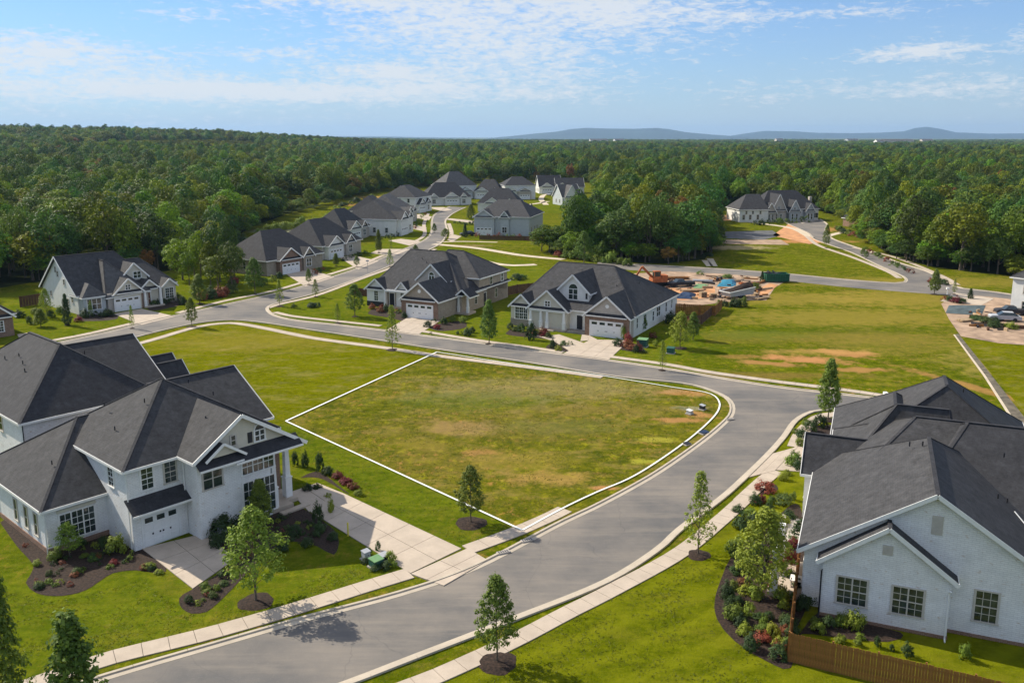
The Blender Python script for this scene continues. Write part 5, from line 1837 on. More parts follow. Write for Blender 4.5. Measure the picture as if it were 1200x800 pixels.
# ---- wood: trees with crown and trunk -----------------------------------------
def forest_mesh(seed, mat, H=15.0, Wd=9.0, lobes=20, leaves=2400, ls=.30, cone_=0.0):
    random.seed(seed)
    mb = MB()
    L = []
    cz, rz_, rx_ = H * .56, H * .36, Wd * .5
    for i in range(lobes):
        t = (i + .5) / lobes
        zc = 1 - 1.75 * t                       # from the top down past the middle
        q = math.sqrt(max(0, 1 - zc * zc)) if zc > -.55 else .84
        a = i * 2.39996 + random.uniform(-.4, .4)
        k = random.uniform(.62, .9)
        narrow = 1 - cone_ * max(0, zc) * .5
        rr = Wd * random.uniform(.14, .21)
        L.append((Vector((math.cos(a) * rx_ * q * k * narrow, math.sin(a) * rx_ * q * k * narrow, cz + rz_ * zc * k)), rr))
    L.append((Vector((0, 0, cz)), Wd * .3))
    tot = sum(r * r for _, r in L)
    for c, r in L:
        n = int(leaves * r * r / tot)
        for j in range(n):
            d = rvec()
            if d.z < -.25 and random.random() < .7:
                d.z = -d.z
            bump = 1 + .22 * mnoise.noise(d * 2.6 + c)
            p = c + Vector((d.x, d.y, d.z * .82)) * r * bump * random.uniform(.82, 1.06)
            leaf(mb, p, d + rvec() * .55 + Vector((0, 0, .25)), ls * random.uniform(.6, 1.35))
    tips = [c for c, r in L]
    return mb.mesh('crown', mat), trunk_mesh(H, .26, tips, 9, seed, H * .75)


FOR = [forest_mesh(101, M['leaf_forest'], 16, 9.5), forest_mesh(102, M['leaf_forest'], 14, 9.6, 17), forest_mesh(103, M['leaf_forest_cool'], 17, 9.2, 22, cone_=.5), forest_mesh(104, M['leaf_forest_cool'], 15, 10.4, 19),
       forest_mesh(105, M['leaf_forest'], 16, 8.4, 20, cone_=.6), forest_mesh(106, M['leaf_autumn'], 13, 8, 15)]
clear_px = [(-400, 445), (-150, 372), (-40, 345), (30, 332), (120, 322), (195, 318), (238, 300), (262, 284), (300, 264), (345, 248), (392, 238), (425, 228), (480, 221), (540, 216), (612, 213), (655, 213), (692, 214), (716, 226), (712, 246),
            (700, 268), (682, 286), (660, 292), (640, 296), (668, 301), (700, 305), (775, 309), (826, 304), (836, 286), (830, 264), (820, 250), (840, 243), (870, 241), (960, 247), (986, 254), (1008, 266), (1018, 282), (1040, 297), (1085, 311),
            (1140, 319), (1230, 327), (1600, 345), (2400, 420)]
CL = [(p.x, p.y) for p in PX(clear_px)]
CL += [(400, -60), (-400, -60)]


random.seed(77)
cand = []


def scatter(r0, r1, sp, amax=.64):
    n = int((r1 - r0) / sp) + 1
    for i in range(n):
        r = r0 + (i + .5) * sp
        k = int(2 * amax * r / sp)
        for j in range(k):
            a = -amax + 2 * amax * (j + random.random()) / k
            rr = r + random.uniform(-.45, .45) * sp
            x, y = rr * math.sin(a), rr * math.cos(a)
            if rr > 1000 and mnoise.noise(Vector((x / 260, y / 420, 9))) > .42:
                continue
            if rr > 300 and mnoise.noise(Vector((x / 95, y / 150, 21))) > .46:
                continue
            if not inside(x, y, CL):
                cand.append((rr, x, y, sp))


scatter(115, 560, 5.6)
scatter(560, 1100, 7.2)
scatter(1100, 2200, 12.0)
scatter(2200, 6500, 26.0, .6)
# extra thickets: group right of the far left white house
for (x, y) in [(222, 334), (236, 330), (247, 334), (258, 330), (270, 333), (228, 324), (262, 322), (214, 328), (275, 326), (252, 322), (272, 340), (256, 341)]:
    p = G(x, y)
    cand.append((p.length * .5, p.x, p.y, 4.6))
for (a, b) in zip(CL[3:-3], CL[4:-2]):
    L_ = math.hypot(b[0] - a[0], b[1] - a[1])
    for k in range(int(L_ / 2.2)):
        t_ = random.random()
        x, y = a[0] + (b[0] - a[0]) * t_, a[1] + (b[1] - a[1]) * t_
        x += random.uniform(-2.5, 2.5)
        y += random.uniform(-1, 3.5)
        if math.hypot(x, y) < 700:
            cand.append((math.hypot(x, y) * 1.12, x, y, 4.9))
cand.sort()


def in_view(x, y):
    u = CXP + FPX * x / (y * _c + CAM_H * _s)
    return -20 < u < 1220


names = {0: 'leafy', 1: 'broad', 2: 'bluish-green', 3: 'broad bluish-green', 4: 'narrow', 5: 'orange-tinted'}
rest = [[] for _ in FOR]
n_ind = 0
for (r, x, y, sp) in cand:
    v = random.choices(range(6), (26, 24, 17, 16, 15, 3))[0]
    sc = (sp / 8.0 if sp > 8.1 else 1.0)
    sx = random.triangular(.5, 1.3, .78) * (sc if sp > 8 else (.62 if sp < 5 else 1))
    szz = random.triangular(.5, 1.22, .8) * (1.0 if sp <= 8 else 1.05) * (.8 if sp < 4.8 else (random.uniform(.3, .6) if sp < 5 else 1))
    if mnoise.noise(Vector((x / 60, y / 60, 0))) > .25:
        szz *= 1.12
    if sp > 13:
        szz = random.uniform(.7, 1.3)
    z = terrain(x, y) if math.hypot(x, y) > 490 else 0
    edge = r < 330
    if n_ind < 298 and in_view(x, y):
        u = CXP + FPX * x / (y * _c + CAM_H * _s)
        if sp < 4.7:
            side = 'in the clump right of the white gabled house'
        elif u < 40:
            side = 'behind the house cut off at the left edge'
        elif u < 215:
            side = 'behind the white gabled house'
        elif u < 330:
            side = 'left of the brown houses'
        elif u < 620:
            side = 'beyond the upper street'
        elif u < 715:
            side = 'in the left half of the middle wood'
        elif u < 832:
            side = 'in the right half of the middle wood'
        elif u < 985:
            side = 'behind the wide estate house'
        elif u < 1090:
            side = 'at the left end of the right wood'
        else:
            side = 'at the right end of the right wood'
        sz = 'tall' if szz > .92 else ('low' if szz < .7 else 'middle-sized')
        t = thing('forest_tree', f'{sz} {names[v]} woodland tree {side}', 'tree', (x, y, z), random.uniform(0, 6.28), f'{sz} {names[v]} woodland trees {side}')
        t.scale = (sx, sx, szz)
        link('trunk', FOR[v][1], t)
        link('crown', FOR[v][0], t)
        n_ind += 1
    else:
        rest[v].append((x, y, z - (0 if sp < 13 else 2), sx, szz, random.uniform(0, 6.28)))


def gn_instances(name, pts, src_mesh, label):
    src = None
    for o in COL.objects:
        if o.data == src_mesh:
            src = o
            break
    me = bpy.data.meshes.new(name)
    me.from_pydata([(p[0], p[1], p[2]) for p in pts], [], [])
    a = me.attributes.new('scl', 'FLOAT_VECTOR', 'POINT')
    a.data.foreach_set('vector', [c for p in pts for c in (p[3], p[3], p[4])])
    b = me.attributes.new('rotz', 'FLOAT_VECTOR', 'POINT')
    b.data.foreach_set('vector', [c for p in pts for c in (0, 0, p[5])])
    o = stuff(link(name, me))
    tag(o, label, 'forest')
    g = bpy.data.node_groups.new(name, 'GeometryNodeTree')
    g.interface.new_socket('Geometry', in_out='INPUT', socket_type='NodeSocketGeometry')
    g.interface.new_socket('Geometry', in_out='OUTPUT', socket_type='NodeSocketGeometry')
    gi, go = g.nodes.new('NodeGroupInput'), g.nodes.new('NodeGroupOutput')
    ip = g.nodes.new('GeometryNodeInstanceOnPoints')
    oi = g.nodes.new('GeometryNodeObjectInfo')
    oi.inputs['Object'].default_value = src
    oi.inputs['As Instance'].default_value = True
    n1_ = g.nodes.new('GeometryNodeInputNamedAttribute')
    n1_.data_type = 'FLOAT_VECTOR'
    n1_.inputs['Name'].default_value = 'scl'
    n2_ = g.nodes.new('GeometryNodeInputNamedAttribute')
    n2_.data_type = 'FLOAT_VECTOR'
    n2_.inputs['Name'].default_value = 'rotz'
    g.links.new(gi.outputs[0], ip.inputs['Points'])
    g.links.new(oi.outputs['Geometry'], ip.inputs['Instance'])
    g.links.new(n1_.outputs[0], ip.inputs['Scale'])
    g.links.new(n2_.outputs[0], ip.inputs['Rotation'])
    g.links.new(ip.outputs[0], go.inputs[0])
    md = o.modifiers.new('scatter', 'NODES')
    md.node_group = g
    return o


for v in range(6):
    if rest[v]:
        gn_instances('forest', rest[v], FOR[v][0], f'dense far wood of {names[v]} trees stretching to the horizon')
print('forest individuals', n_ind, 'rest', sum(map(len, rest)))

# forest floor
def forest_floor():
    outer = [(p.x, p.y) for p in PX(clear_px)]
    mb = MB()
    # strips outward from the clearing edge
    for (a, b) in zip(outer, outer[1:]):
        pa, pb = Vector((a[0], a[1], 0)), Vector((b[0], b[1], 0))
        c = Vector((60, 250, 0))
        da, db = (pa - c).normalized() * 220, (pb - c).normalized() * 220
        # keep floor outside the clearing only
    return mb


M['floor'] = mat_grass('forest_floor', ((.018, .028, .01), (.03, .04, .014), (.05, .06, .02)), [], dry=.2, dryc=(.08, .05, .03))
ring = [(-420, 60)] + CL[:-2] + [(420, 60)]
outp = [(900, 60), (900, 1400), (-900, 1400), (-900, 60)]
struct(MB().flat(CL[:-2] + [(1600, 470), (1600, 490), (-1600, 490), (-1600, CL[0][1])] if False else CL[:-2] + [(900, CL[-3][1]), (700, 485), (-700, 485), (-700, CL[0][1])], .016).build('forest_floor', M['floor']))

# ---- far hills on the horizon ---------------------------------------------------
M['hill'] = mat_plain('far_hill_woods', (.025, .045, .035), .95, .3, .002)


def hill(prof, Y, label_px):
    """prof: (px, py) skyline points at distance Y metres; built as a ridge with slopes front and back"""
    mb = MB()
    n = len(prof)
    dep = Y * .12
    rows = []
    for (dy, k) in ((-dep, 0), (-dep * .5, .55), (0, 1), (dep * .5, .5), (dep, 0)):
        row = []
        for (x, y) in prof:
            zt = CAM_H + (HZP - y) / FPX * Y / math.cos(PITCH) ** 2
            X = (x - CXP) / FPX * Y
            row.append(len(mb.v))
            mb.v.append((X * (1 + dy / Y), Y + dy, -40 + (zt + 40) * k * (1 + (.0 if k == 1 else .08 * math.sin(x * .21)))))
        rows.append(row)
    for r_ in range(4):
        for i in range(n - 1):
            mb.f.append((rows[r_][i], rows[r_][i + 1], rows[r_ + 1][i + 1], rows[r_ + 1][i]))
            mb.mi.append(0)
    struct(mb.build('hills', M['hill'], smooth=True))


hill([(560, 163), (600, 159.5), (625, 157), (650, 155), (668, 152), (685, 150.8), (710, 151.5), (740, 151.8), (765, 150.8), (780, 152), (800, 155.5), (830, 158), (870, 160.5), (900, 163)], 13000, 0)
hill([(840, 161), (870, 156.5), (890, 154), (925, 154.5), (950, 156), (990, 156.5), (1020, 156), (1050, 154.5), (1062, 151), (1075, 149.5), (1090, 151.5), (1110, 155.5), (1150, 157), (1200, 156.5), (1260, 157), (1350, 158), (1450, 162)], 15000, 0)
hill([(-200, 163), (-50, 158), (100, 159), (300, 159.5), (450, 160), (560, 162)], 14000, 0)

# ================================================================== FENCES AND SMALL THINGS
def picket_fence(a, b, h, label, w_=.14, gap=.012, mat='wood', posts=2.4, jag=.03):
    """board fence from a to b (ground points); every board its own object"""
    a, b = Vector(a), Vector(b)
    d = b - a
    L = d.length
    root = thing('wooden_fence', label, 'fence', (a.x, a.y, 0), math.atan2(d.y, d.x))
    n = int(L / (w_ + gap))
    ms = []
    for k in range(3):
        mb = MB()
        hh = h + (k - 1) * jag * .5
        mb.box(0, w_, -.012, .012, .03, hh - .03)
        mb.poly([(0, -.012, hh - .03), (w_, -.012, hh - .03), (w_ - .03, -.012, hh), (.03, -.012, hh)])
        mb.poly([(.03, .012, hh), (w_ - .03, .012, hh), (w_, .012, hh - .03), (0, .012, hh - .03)])
        mb.poly([(.03, -.012, hh), (w_ - .03, -.012, hh), (w_ - .03, .012, hh), (.03, .012, hh)])
        ms.append(mb.mesh('board', M[mat]))
    for i in range(n):
        link('board', random.choice(ms), root, (i * (w_ + gap), random.uniform(-.006, .006), 0), (random.uniform(-.008, .008), random.uniform(-.006, .006), 0))
    for z in (.35, h * .5, h - .25):
        MB().box(0, L, .013, .06, z - .045, z + .045).build('rail', M[mat], root)
    k = int(L / posts) + 1
    pm = MB().box(-.05, .05, .0601, .16, 0, h + .04).mesh('post', M[mat])
    for i in range(k + 1):
        link('post', pm, root, (min(L, i * posts), 0, 0))
    return root


fa, fb_ = G(925, 741, 1.85), G(1330, 834, 1.85)
fa.z = fb_.z = 0
picket_fence(fa, fb_, 1.85, 'stained brown board fence running to the bottom right corner')
fc = G(934, 668, 0)
fc.z = 0
picket_fence(fc, fa, 1.85, 'brown board fence seen edge-on beside the right white house', posts=2.0)
M['wood_dark'] = M['wood_dark']


def panel_fence(pts, h, label, mat='wood_dark', sec=2.4):
    P = [Vector(G(*q)) for q in pts]
    root = thing('wooden_fence', label, 'fence', (P[0].x, P[0].y, 0))
    for a, b in zip(P, P[1:]):
        n = max(1, int((b - a).length / sec))
        for i in range(n):
            p, q = a.lerp(b, i / n) - P[0], a.lerp(b, (i + 1) / n) - P[0]
            mb = MB()
            m = 8
            for j in range(m):
                r0, r1 = p.lerp(q, (j + .04) / m), p.lerp(q, (j + .96) / m)
                mb.bar((r0.x, r0.y, h / 2), (r1.x, r1.y, h / 2), .03, h - .06 + (.02 if j % 2 else 0))
            mb.build('fence_panel', M[mat], root)
            MB().box(p.x - .06, p.x + .06, p.y - .06, p.y + .06, 0, h + .06).build('post', M[mat], root)
    return root


panel_fence([(588, 348), (606, 344), (632, 341)], 1.8, 'dark brown fence between the tan brick house and the grey corner house')
panel_fence([(784, 367), (838, 370), (846, 362)], 1.8, 'brown garden fence reaching right from the back of the grey corner house', 'wood')
panel_fence([(790, 383), (822, 380), (836, 368)], 1.6, 'lower brown fence in front of the garden fence, right of the corner house', 'wood_dark')
panel_fence([(562, 281), (615, 282), (640, 284)], 1.3, 'long dark fence below the grey two-storey house')
panel_fence([(24, 360), (50, 356)], 2.0, 'rusty brown fence left of the white gabled house', 'wood_dark')
panel_fence([(410, 345), (434, 348)], 1.5, 'brown fence left of the tan brick house')

M['steel'] = mat_plain('grey_steel', (.42, .43, .45), .4, .1, 2, .5)
M['green_paint'] = mat_plain('green_skip_paint', (.015, .10, .055), .5, .25, 1.5)
M['blue_tarp'] = mat_plain('blue_tarp', (.03, .20, .30), .5, .2, 1.5)
M['navy_tarp'] = mat_plain('navy_tarp', (.02, .04, .09), .6, .3, 1.5)
M['slate_sheet'] = mat_plain('slate_sheet', (.075, .10, .105), .7, .4, .8)
M['lid_green'] = mat_plain('pale_green_lid', (.16, .30, .13), .5, .08)
M['cab_green'] = mat_plain('cabinet_green', (.03, .10, .08), .5, .15)
M['yellow'] = mat_plain('yellow_plastic', (.65, .55, .06), .5, .08)
M['rust'] = mat_plain('rusty_orange_steel', (.38, .12, .04), .8, .35, 1.5)
M['tyre'] = mat_plain('tyre_rubber', (.02, .02, .02), .8, .1)
M['red_cloth'] = mat_plain('orange_plastic', (.65, .2, .04), .6, .1)


def tarp(name, quad, h, mat, label, cat='tarpaulin', seed=1):
    """lumpy sheet thrown over a heap"""
    a, b, c, d = [G(*q) for q in quad]
    o0 = (a + b + c + d) / 4
    mb = MB()
    N = 9
    for i in range(N + 1):
        for j in range(N + 1):
            u, v = i / N, j / N
            p = a.lerp(b, u).lerp(d.lerp(c, u), v) - o0
            e = min(1, 4 * min(u, 1 - u, v, 1 - v) + .0)
            z = h * e * (.75 + .35 * mnoise.noise(Vector((u * 3, v * 3, seed)))) + .04
            mb.v.append((p.x, p.y, z))
    for i in range(N):
        for j in range(N):
            k = i * (N + 1) + j
            mb.f.append((k, k + N + 1, k + N + 2, k + 1))
            mb.mi.append(0)
    o = mb.build(name, M[mat], None, loc=(o0.x, o0.y, .035))
    return tag(o, label, cat)


def skip_bin():
    p, q = G(898, 331), G(925, 331)
    L = (q - p).length
    r = thing('skip', 'dark green open-topped waste skip on the far road', 'skip', (p.x, p.y, .03), math.atan2(q.y - p.y, q.x - p.x))
    W_, Hh = 2.4, 1.7
    mb = MB()
    mb.box(0, L, 0, W_, .15, .25).box(0, L, 0, .08, .25, Hh).box(0, L, W_ - .08, W_, .25, Hh).box(0, .08, .08, W_ - .08, .25, Hh).box(L - .08, L, .08, W_ - .08, .25, Hh)
    mb.build('body', M['green_paint'], r)
    n = 9
    rb = MB().box(-.06, .06, -.1, 0, .2, Hh - .1).mesh('rib', M['green_paint'])
    for i in range(n):
        link('rib', rb, r, (.3 + (L - .6) * i / (n - 1), 0, 0))
    MB().box(-.05, L + .05, -.12, .1, Hh, Hh + .1).box(-.05, L + .05, W_ - .1, W_ + .12, Hh, Hh + .1).build('rim', M['green_paint'], r)
    mb = MB()
    random.seed(3)
    for i in range(14):
        x, y = random.uniform(.5, L - 2.0), random.uniform(.3, W_ - .5)
        Mx = Matrix.Translation((x, y, Hh - .2 + random.uniform(0, .4))) @ Matrix.Rotation(random.uniform(-.6, .6), 4, 'X') @ Matrix.Rotation(random.uniform(0, 3), 4, 'Z')
        mb.box(-.6, .6, -.15, .15, -.08, .08, 0, Mx)
    mb.build('rubble', M['dark'], r)


skip_bin()


def car(px, py, ang, paint, label, pick=False):
    p = G(px, py)
    r = thing('parked_car', label, 'car', (p.x, p.y, .03), ang)
    Lc, Wc = (5.4 if pick else 4.7), 1.85
    key = ('car', paint, pick)

    def body():
        mb = MB()
        prof = [(0, .35), (0, .75), (.25, .9), (1.35, .98), (Lc - 1.2 if not pick else Lc - .1, 1.0), (Lc - .1, .9), (Lc, .7), (Lc, .35)]
        n = len(prof)
        b = len(mb.v)
        for y in (0, Wc):
            for (x, z) in prof:
                mb.v.append((x, y, z))
        mb.f.append(tuple(range(n)))
        mb.f.append(tuple(range(2 * n - 1, n - 1, -1)))
        mb.mi += [0, 0]
        for i in range(n):
            j = (i + 1) % n
            mb.f.append((j, i, n + i, n + j))
            mb.mi.append(0)
        return mb.mesh('body', M[paint])

    def cab():
        mb = MB()
        x0, x1, x2, x3 = (1.2, 1.8, 3.0, 3.3) if pick else (1.2, 1.95, 3.5, 4.3)
        P = [(x0, .08, .98), (x3, .08, .98), (x3, Wc - .08, .98), (x0, Wc - .08, .98), (x1, .22, 1.5), (x2, .22, 1.5), (x2, Wc - .22, 1.5), (x1, Wc - .22, 1.5)]
        b = len(mb.v)
        mb.v += P
        for q in ((0, 1, 5, 4), (1, 2, 6, 5), (2, 3, 7, 6), (3, 0, 4, 7)):
            mb.f.append(tuple(b + i for i in q))
            mb.mi.append(0)
        mb.f.append((4, 5, 6, 7))
        mb.mi.append(1)
        return mb.mesh('cabin', [M['glass'], M[paint]])
    link('body', cached(key + ('b',), body), r)
    link('cabin', cached(key + ('c',), cab), r)
    wm = cached('wheel', lambda: MB().tube([(0, -.1, 0), (0, .1, 0)], .33, 12).mesh('wheel', M['tyre']))
    for x in (.9, Lc - 1.0):
        for y in (.08, Wc - .08):
            link('wheel', wm, r, (x, y, .33))
    return r


car(786, 337, .25, 'dark', 'black pick-up truck parked on the bare building ground behind the corner house', True)
car(645, 229.5, 1.2, 'steel', 'grey car on the pale drive of the white houses by the wood')
car(1160, 376, -.3, 'steel', 'silver car parked on the building site at the right edge')
car(1168, 369, -.2, 'dark', 'dark car behind the silver one on the right building site', True)
car(540, 277, .3, 'dark', 'black car on the drive of the grey two-storey house')
tarp('tarpaulin', [(840, 336), (862, 336), (863, 328), (845, 329)], .8, 'blue_tarp', 'bright blue tarpaulin over a pile of building material')
tarp('tarpaulin', [(791, 350), (812, 351), (816, 345), (797, 344)], .8, 'navy_tarp', 'dark navy tarpaulin lying left of the two stacked pallets', seed=4)
tarp('tarpaulin', [(1108, 367), (1150, 370), (1155, 358), (1112, 358)], .25, 'slate_sheet', 'large slate-coloured sheet spread on the right building site', seed=6)
tarp('tarpaulin', [(812, 338), (828, 338), (830, 333), (816, 333)], .2, 'lid_green', 'pale green sheet lying beside the black pick-up truck', seed=9)


def trailer():
    p = G(856, 352)
    q = G(878, 349)
    a = math.atan2(q.y - p.y, q.x - p.x)
    r = thing('tipper_trailer', 'open grey trailer with flared sides heaped with dark soil at the end of the field', 'trailer', (p.x, p.y, .03), a)
    L = 6.0
    mb = MB()
    b = [(0, 0, .6), (L, 0, .6), (L, 2.2, .6), (0, 2.2, .6), (-.5, -.3, 1.5), (L + .2, -.3, 2.0), (L + .2, 2.5, 2.0), (-.5, 2.5, 1.5)]
    mb.v += b
    for f in ((3, 2, 1, 0), (0, 1, 5, 4), (1, 2, 6, 5), (2, 3, 7, 6), (3, 0, 4, 7)):
        mb.f.append(f)
        mb.mi.append(0)
    mb.build('body', M['steel'], r)
    mb = MB()
    mb.bar((-.5, -.33, 1.5), (L + .2, -.33, 2.0), .1, .14).bar((-.5, 2.53, 1.5), (L + .2, 2.53, 2.0), .1, .14).bar((-.5, -.33, 1.5), (-.5, 2.53, 1.5), .1, .14)
    mb.build('rim', M['white'], r)
    mb = MB()
    N = 8
    for i in range(N + 1):
        for j in range(5):
            u, v = i / N, j / 4
            mb.v.append((-.35 + (L + .4) * u, -.2 + 2.6 * v, 1.45 + .45 * u + (.2 + 1.1 * u) * math.sin(math.pi * v) * (.8 + .3 * mnoise.noise(Vector((u * 4, v * 4, 2))))))
    for i in range(N):
        for j in range(4):
            k = i * 5 + j
            mb.f.append((k, k + 5, k + 6, k + 1))
            mb.mi.append(0)
    mb.build('load', M['mulch'], r)
    wm = _cache['wheel']
    for x in (2.6, 3.5):
        for y in (-.05, 2.25):
            link('wheel', wm, r, (x, y, .33))
    MB().bar((-.1, 1.1, .55), (-1.8, 1.1, .5), .12, .12).build('drawbar', M['dark'], r)


trailer()


def digger():
    p = G(764, 336)
    r = thing('excavator', 'rust-orange excavator beside the black pick-up truck', 'excavator', (p.x, p.y, .03), .2)
    mb = MB()
    for y in (0, 2.0):
        mb.box(0, 3.6, y, y + .5, .0, .75)
        mb.bar((-.2, y + .25, .38), (3.8, y + .25, .38), .5, .5)
    mb.build('track', M['tyre'], r)
    mb = MB().box(.2, 3.4, .1, 2.4, .8, 1.7).box(2.2, 3.5, .2, 2.3, 1.7, 2.2)
    mb.build('body', M['rust'], r)
    c = MB().box(.5, 1.9, .1, 1.2, 1.72, 3.1).build('cab', M['rust'], r)
    MB().box(.45, .5, .25, 1.05, 2.0, 2.95).box(.65, 1.75, .05, .1, 2.0, 2.95).build('pane', M['glass'], c)
    MB().bar((.8, 1.7, 1.5), (-1.6, 1.7, 3.9), .3, .45).bar((-1.6, 1.7, 3.9), (-2.9, 1.7, 1.9), .26, .34).build('arm', M['rust'], r)
    MB().box(-3.3, -2.5, 1.3, 2.1, 1.0, 1.8).build('bucket', M['dark'], r)


digger()


M['pale_pal'] = mat_plain('pale_timber', (.42, .30, .18), .8, .3)


def pallet(px, py, n, label, ang=0.3):
    p = G(px, py)
    r = thing('pallet_stack', label, 'pallets', (p.x, p.y, .04), ang)
    for k in range(n):
        mb = MB()
        z = k * .15
        for i in range(5):
            mb.box(0, 1.2, i * .22, i * .22 + .14, z + .1, z + .125)
        for x in (0, .55, 1.1):
            mb.box(x, x + .1, 0, 1.02, z, z + .1)
        mb.build('pallet', M['pale_pal'], r)




def lumber(px, py, n, L, ang, mat, label, seed):
    p = G(px, py)
    r = thing('lumber_pile', label, 'lumber', (p.x, p.y, .04), ang)
    random.seed(seed)
    for i in range(n):
        lay = i // 5
        Mx = Matrix.Translation((random.uniform(-.2, .2), (i % 5) * .3 + random.uniform(-.04, .04), .08 + lay * .14)) @ Matrix.Rotation(random.uniform(-.05, .05), 4, 'Z')
        MB().box(0, L, 0, .22, 0, .1, 0, Mx).build('plank', M[mat], r)


lumber(800, 343, 14, 4.5, .2, 'pale_pal', 'pale lumber pile between the pick-up truck and the navy tarpaulin', 1)
lumber(842, 345, 12, 3.6, -.3, 'wood_dark', 'dark timber pile left of the heaped trailer', 2)
lumber(776, 328, 15, 6, .1, 'wood', 'long brown timber stack behind the excavator', 3)
lumber(868, 334, 12, 4, .1, 'rust', 'rusty beams lying behind the heaped trailer', 4)
lumber(888, 352, 8, 3.5, .6, 'pale_pal', 'pale boards at the field corner of the building site', 5)
lumber(812, 330, 10, 4, -.2, 'steel', 'grey steel lengths beside the blue tarpaulin', 6)
lumber(1128, 378, 10, 4, .3, 'pale_pal', 'pale timber on the right building site', 7)
lumber(1176, 384, 12, 3.4, -.4, 'wood_dark', 'dark timber heap nearest the white house on the right', 8)
pallet(822, 349, 7, 'left stack of pallets before the blue tarpaulin')
pallet(833, 349, 5, 'right stack of pallets before the blue tarpaulin', .1)
pallet(885, 347, 3, 'low stack of pallets right of the heaped trailer', .6)
pallet(1146, 381, 3, 'low stack of pallets near the silver car', .4)


def cabinet(px, py, w_, d_, h_, label, lid='lid_green', body='cab_green', ang=.8, name='utility_cabinet'):
    p = G(px, py)
    r = thing(name, label, 'utility box', (p.x, p.y, .02), ang)
    MB().box(-w_ / 2 - .1, w_ / 2 + .1, -d_ / 2 - .1, d_ / 2 + .1, 0, .1).build('plinth', M['gutter'], r)
    mb = MB().box(-w_ / 2, w_ / 2, -d_ / 2, d_ / 2, .1, h_)
    mb.box(-.01, .01, -d_ / 2 - .012, -d_ / 2, .15, h_ - .05)
    mb.build('body', M[body], r)
    MB().slab([(-w_ / 2 - .04, -d_ / 2 - .04, h_ + .02), (w_ / 2 + .04, -d_ / 2 - .04, h_ + .02), (w_ / 2 + .04, d_ / 2 + .04, h_ + .1), (-w_ / 2 - .04, d_ / 2 + .04, h_ + .1)], (0, 0, -.05)).build('lid', M[lid], r)
    MB().box(w_ * .1, w_ * .16, -d_ / 2 - .04, -d_ / 2, h_ * .5, h_ * .62).build('handle', M['dark'], r)


cabinet(441, 664, .8, .7, .6, 'green utility cabinet with pale lid among shrubs beside the long driveway')
cabinet(429, 655, .5, .4, .6, 'small grey meter box left of the green utility cabinet', 'steel', 'steel')
cabinet(450, 656, .6, .5, .4, 'low dark box with pale top right of the green utility cabinet', 'steel', 'navy_tarp')
cabinet(808, 485, .55, .5, .4, 'low white-topped utility box in the bare corner of the bounded lot', 'white', 'steel')
cabinet(823, 480, .5, .5, .5, 'small dark utility box at the right of the white-topped one', 'steel', 'dark')
cabinet(825, 508, .8, .5, .18, 'low slate-coloured cover on the verge by the curve', 'navy_tarp', 'navy_tarp', 0.6)
cabinet(805, 521, .6, .4, .14, 'low dark cover on the verge, below the slate one', 'dark', 'dark', 0.6)
cabinet(753, 406, 1.4, 1.2, 1.1, 'green transformer box on the lawn right of the corner house garage', 'lid_green', 'cab_green', -.4)
cabinet(786, 414, 1.0, .9, .8, 'second green transformer box near the yellow-green tree', 'cab_green', 'cab_green', -.4)

p = G(408, 628)
r = thing('marker_post', 'yellow marker post at the left edge of the long driveway', 'post', (p.x, p.y, .02))
MB().tube([(0, 0, 0), (0, 0, 1.0)], .06, 8).build('post', M['yellow'], r)
MB().tube([(0, 0, 1.0), (0, 0, 1.12)], [.09, .03], 8).build('cap', M['yellow'], r)
p = G(431, 320)
r = thing('street_sign', 'thin grey sign post on the left verge of the upper street', 'street sign', (p.x, p.y, .02))
MB().tube([(0, 0, 0), (0, 0, 3)], .05, 6).build('post', M['steel'], r)
MB().box(-.35, .35, -.02, .02, 2.6, 2.9).build('sign_plate', M['steel'], r)
for (x, y, lb) in ((1037, 473, 'white mailbox at the road edge left of the right house roof'), (1110, 345, 'white mailbox at the far junction')):
    p = G(x, y)
    r = thing('mailbox', lb, 'mailbox', (p.x, p.y, .02))
    MB().box(-.06, .06, -.06, .06, 0, 1.0).build('post', M['white'], r)
    MB().box(-.2, .2, -.3, .3, 1.0, 1.35).build('box', M['white'], r)
# storm drains in the kerb
for (x, y, lb) in ((590, 648, 'dark storm drain inlet in the kerb at the left of the tree shadow'), (618, 634, 'small storm drain inlet in the kerb at the right of the tree shadow'), (855, 492, 'storm drain inlet on the curve of the kerb')):
    p = G(x, y)
    r = thing('storm_drain', lb, 'drain', (p.x, p.y, .05), .45)
    MB().box(-.5, .5, -.2, .2, 0, .09).build('lid', M['gutter'], r)
    for k in range(5):
        MB().box(-.4 + k * .17, -.32 + k * .17, -.15, .15, .09, .1).build('bar', M['dark'], r)
random.seed(31)
mb = MB()
for i in range(110):
    x, y = random.choice([(random.uniform(765, 900), random.uniform(324, 352)), (random.uniform(765, 900), random.uniform(324, 352)), (random.uniform(1135, 1182), random.uniform(360, 388))])
    c = G(x, y)
    Mx = Matrix.Translation((c.x, c.y, .1)) @ Matrix.Rotation(random.uniform(0, 3.1), 4, 'Z') @ Matrix.Rotation(random.uniform(-.2, .2), 4, 'X')
    L_ = random.uniform(.3, 1.6)
    mb.box(-L_, L_, -.14, .14, -.06, random.uniform(.05, .45), random.randrange(4), Mx)
o = mb.build('building_scrap', [M['wood_dark'], M['wood'], M['dark'], M['pale_pal']])
tag(stuff(o), 'small scraps of timber and rubble strewn over the bare building ground', 'scrap')
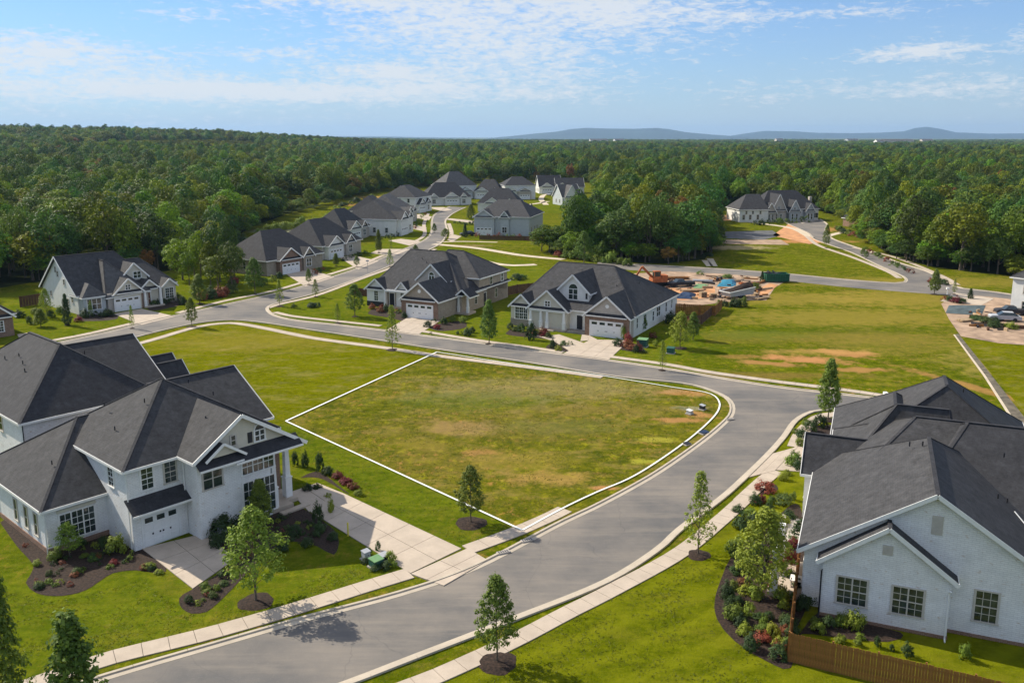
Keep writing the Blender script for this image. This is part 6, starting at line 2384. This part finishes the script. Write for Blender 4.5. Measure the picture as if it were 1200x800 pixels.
# porch bench of the right house
p = G(938, 690)
r = thing('patio_table', 'white patio table with slatted top beside the right white house', 'table', (p.x, p.y, .02), -.4)
MB().box(-.7, .7, -.45, .45, .68, .73).build('tabletop', M['white'], r)
for sx_ in (-1, 1):
    for sy_ in (-1, 1):
        MB().box(sx_ * .6 - .03, sx_ * .6 + .03, sy_ * .38 - .03, sy_ * .38 + .03, 0, .68).build('leg', M['white'], r)

# grass tufts in the rough lot: uncountable
random.seed(21)
LOTP = [(p.x, p.y) for p in PX(lotmain)]
xs, ys = [p[0] for p in LOTP], [p[1] for p in LOTP]
M['tuft'] = mat_leaf('dry_grass_tuft', (.11, .13, .008), (.26, .23, .03), .02, .2)


def tufts(n, poly, x0, x1, y0, y1, mat, hs=(.03, .07)):
    mb = MB()
    for i in range(n):
        x, y = random.uniform(x0, x1), random.uniform(y0, y1)
        if not inside(x, y, poly):
            continue
        if mnoise.noise(Vector((x * .35, y * .35, 3))) < random.uniform(-.35, .3):
            continue
        for k in range(3):
            a = random.uniform(0, 6.28)
            h_ = random.uniform(*hs)
            dx_, dy_ = math.cos(a) * .05, math.sin(a) * .05
            ox, oy = random.uniform(-.12, .12), random.uniform(-.12, .12)
            mb.v += [(x + ox - dx_, y + oy - dy_, .01), (x + ox + dx_, y + oy + dy_, .01), (x + ox + random.uniform(-.06, .06), y + oy + random.uniform(-.06, .06), h_)]
            b = len(mb.v)
            mb.f.append((b - 3, b - 2, b - 1))
            mb.mi.append(0)
    return stuff(mb.build('grass_tufts', mat))


tag(tufts(26000, LOTP, min(xs), max(xs), min(ys), max(ys), M['tuft']), 'short dry grass tufts all over the bounded lot', 'grass')

M['tuft_green'] = mat_leaf('green_grass_tuft', (.06, .09, .004), (.20, .22, .015), .02, .2)
for pts, lb, n in (([(-60, 860), (-60, 640), (0, 690), (60, 705), (110, 695), (170, 678), (215, 720), (300, 712), (400, 660), (470, 680), (300, 728), (100, 786)], 'short grass blades on the lawn before the left white brick house', 16000),
                   ([(335, 498), (600, 624), (547, 640), (440, 592), (400, 565), (350, 535)], 'short grass blades between the driveway and the boundary line', 9000),
                   ([(500, 830), (610, 757), (800, 655), (842, 660), (838, 730), (910, 785), (1000, 860)], 'short grass blades on the striped lawn at bottom right', 7000)):
    P_ = [(p.x, p.y) for p in PX(pts)]
    xs, ys = [a[0] for a in P_], [a[1] for a in P_]
    tag(tufts(n, P_, min(xs), max(xs), min(ys), max(ys), M['tuft_green'], (.03, .06)), lb, 'grass')

# ================================================================== AIR
hz = MB().box(-9000, 9000, -300, 19500, -60, 230).build('haze', [])
stuff(hz)
hm = bpy.data.materials.new('haze_air')
hm.use_nodes = True
t = NT(hm.node_tree)
vol = t.n('ShaderNodeVolumePrincipled', {'Color': (.44, .68, 1.0, 1), 'Density': 5.2e-5, 'Anisotropy': 0.2})
out = t.n('ShaderNodeOutputMaterial', {'Volume': vol.outputs[0]})
hz.data.materials.append(hm)
hz.visible_shadow = True
print('objects', len(bpy.data.objects), 'tris', sum(sum(len(p.vertices) - 2 for p in m.polygons) for m in bpy.data.meshes))
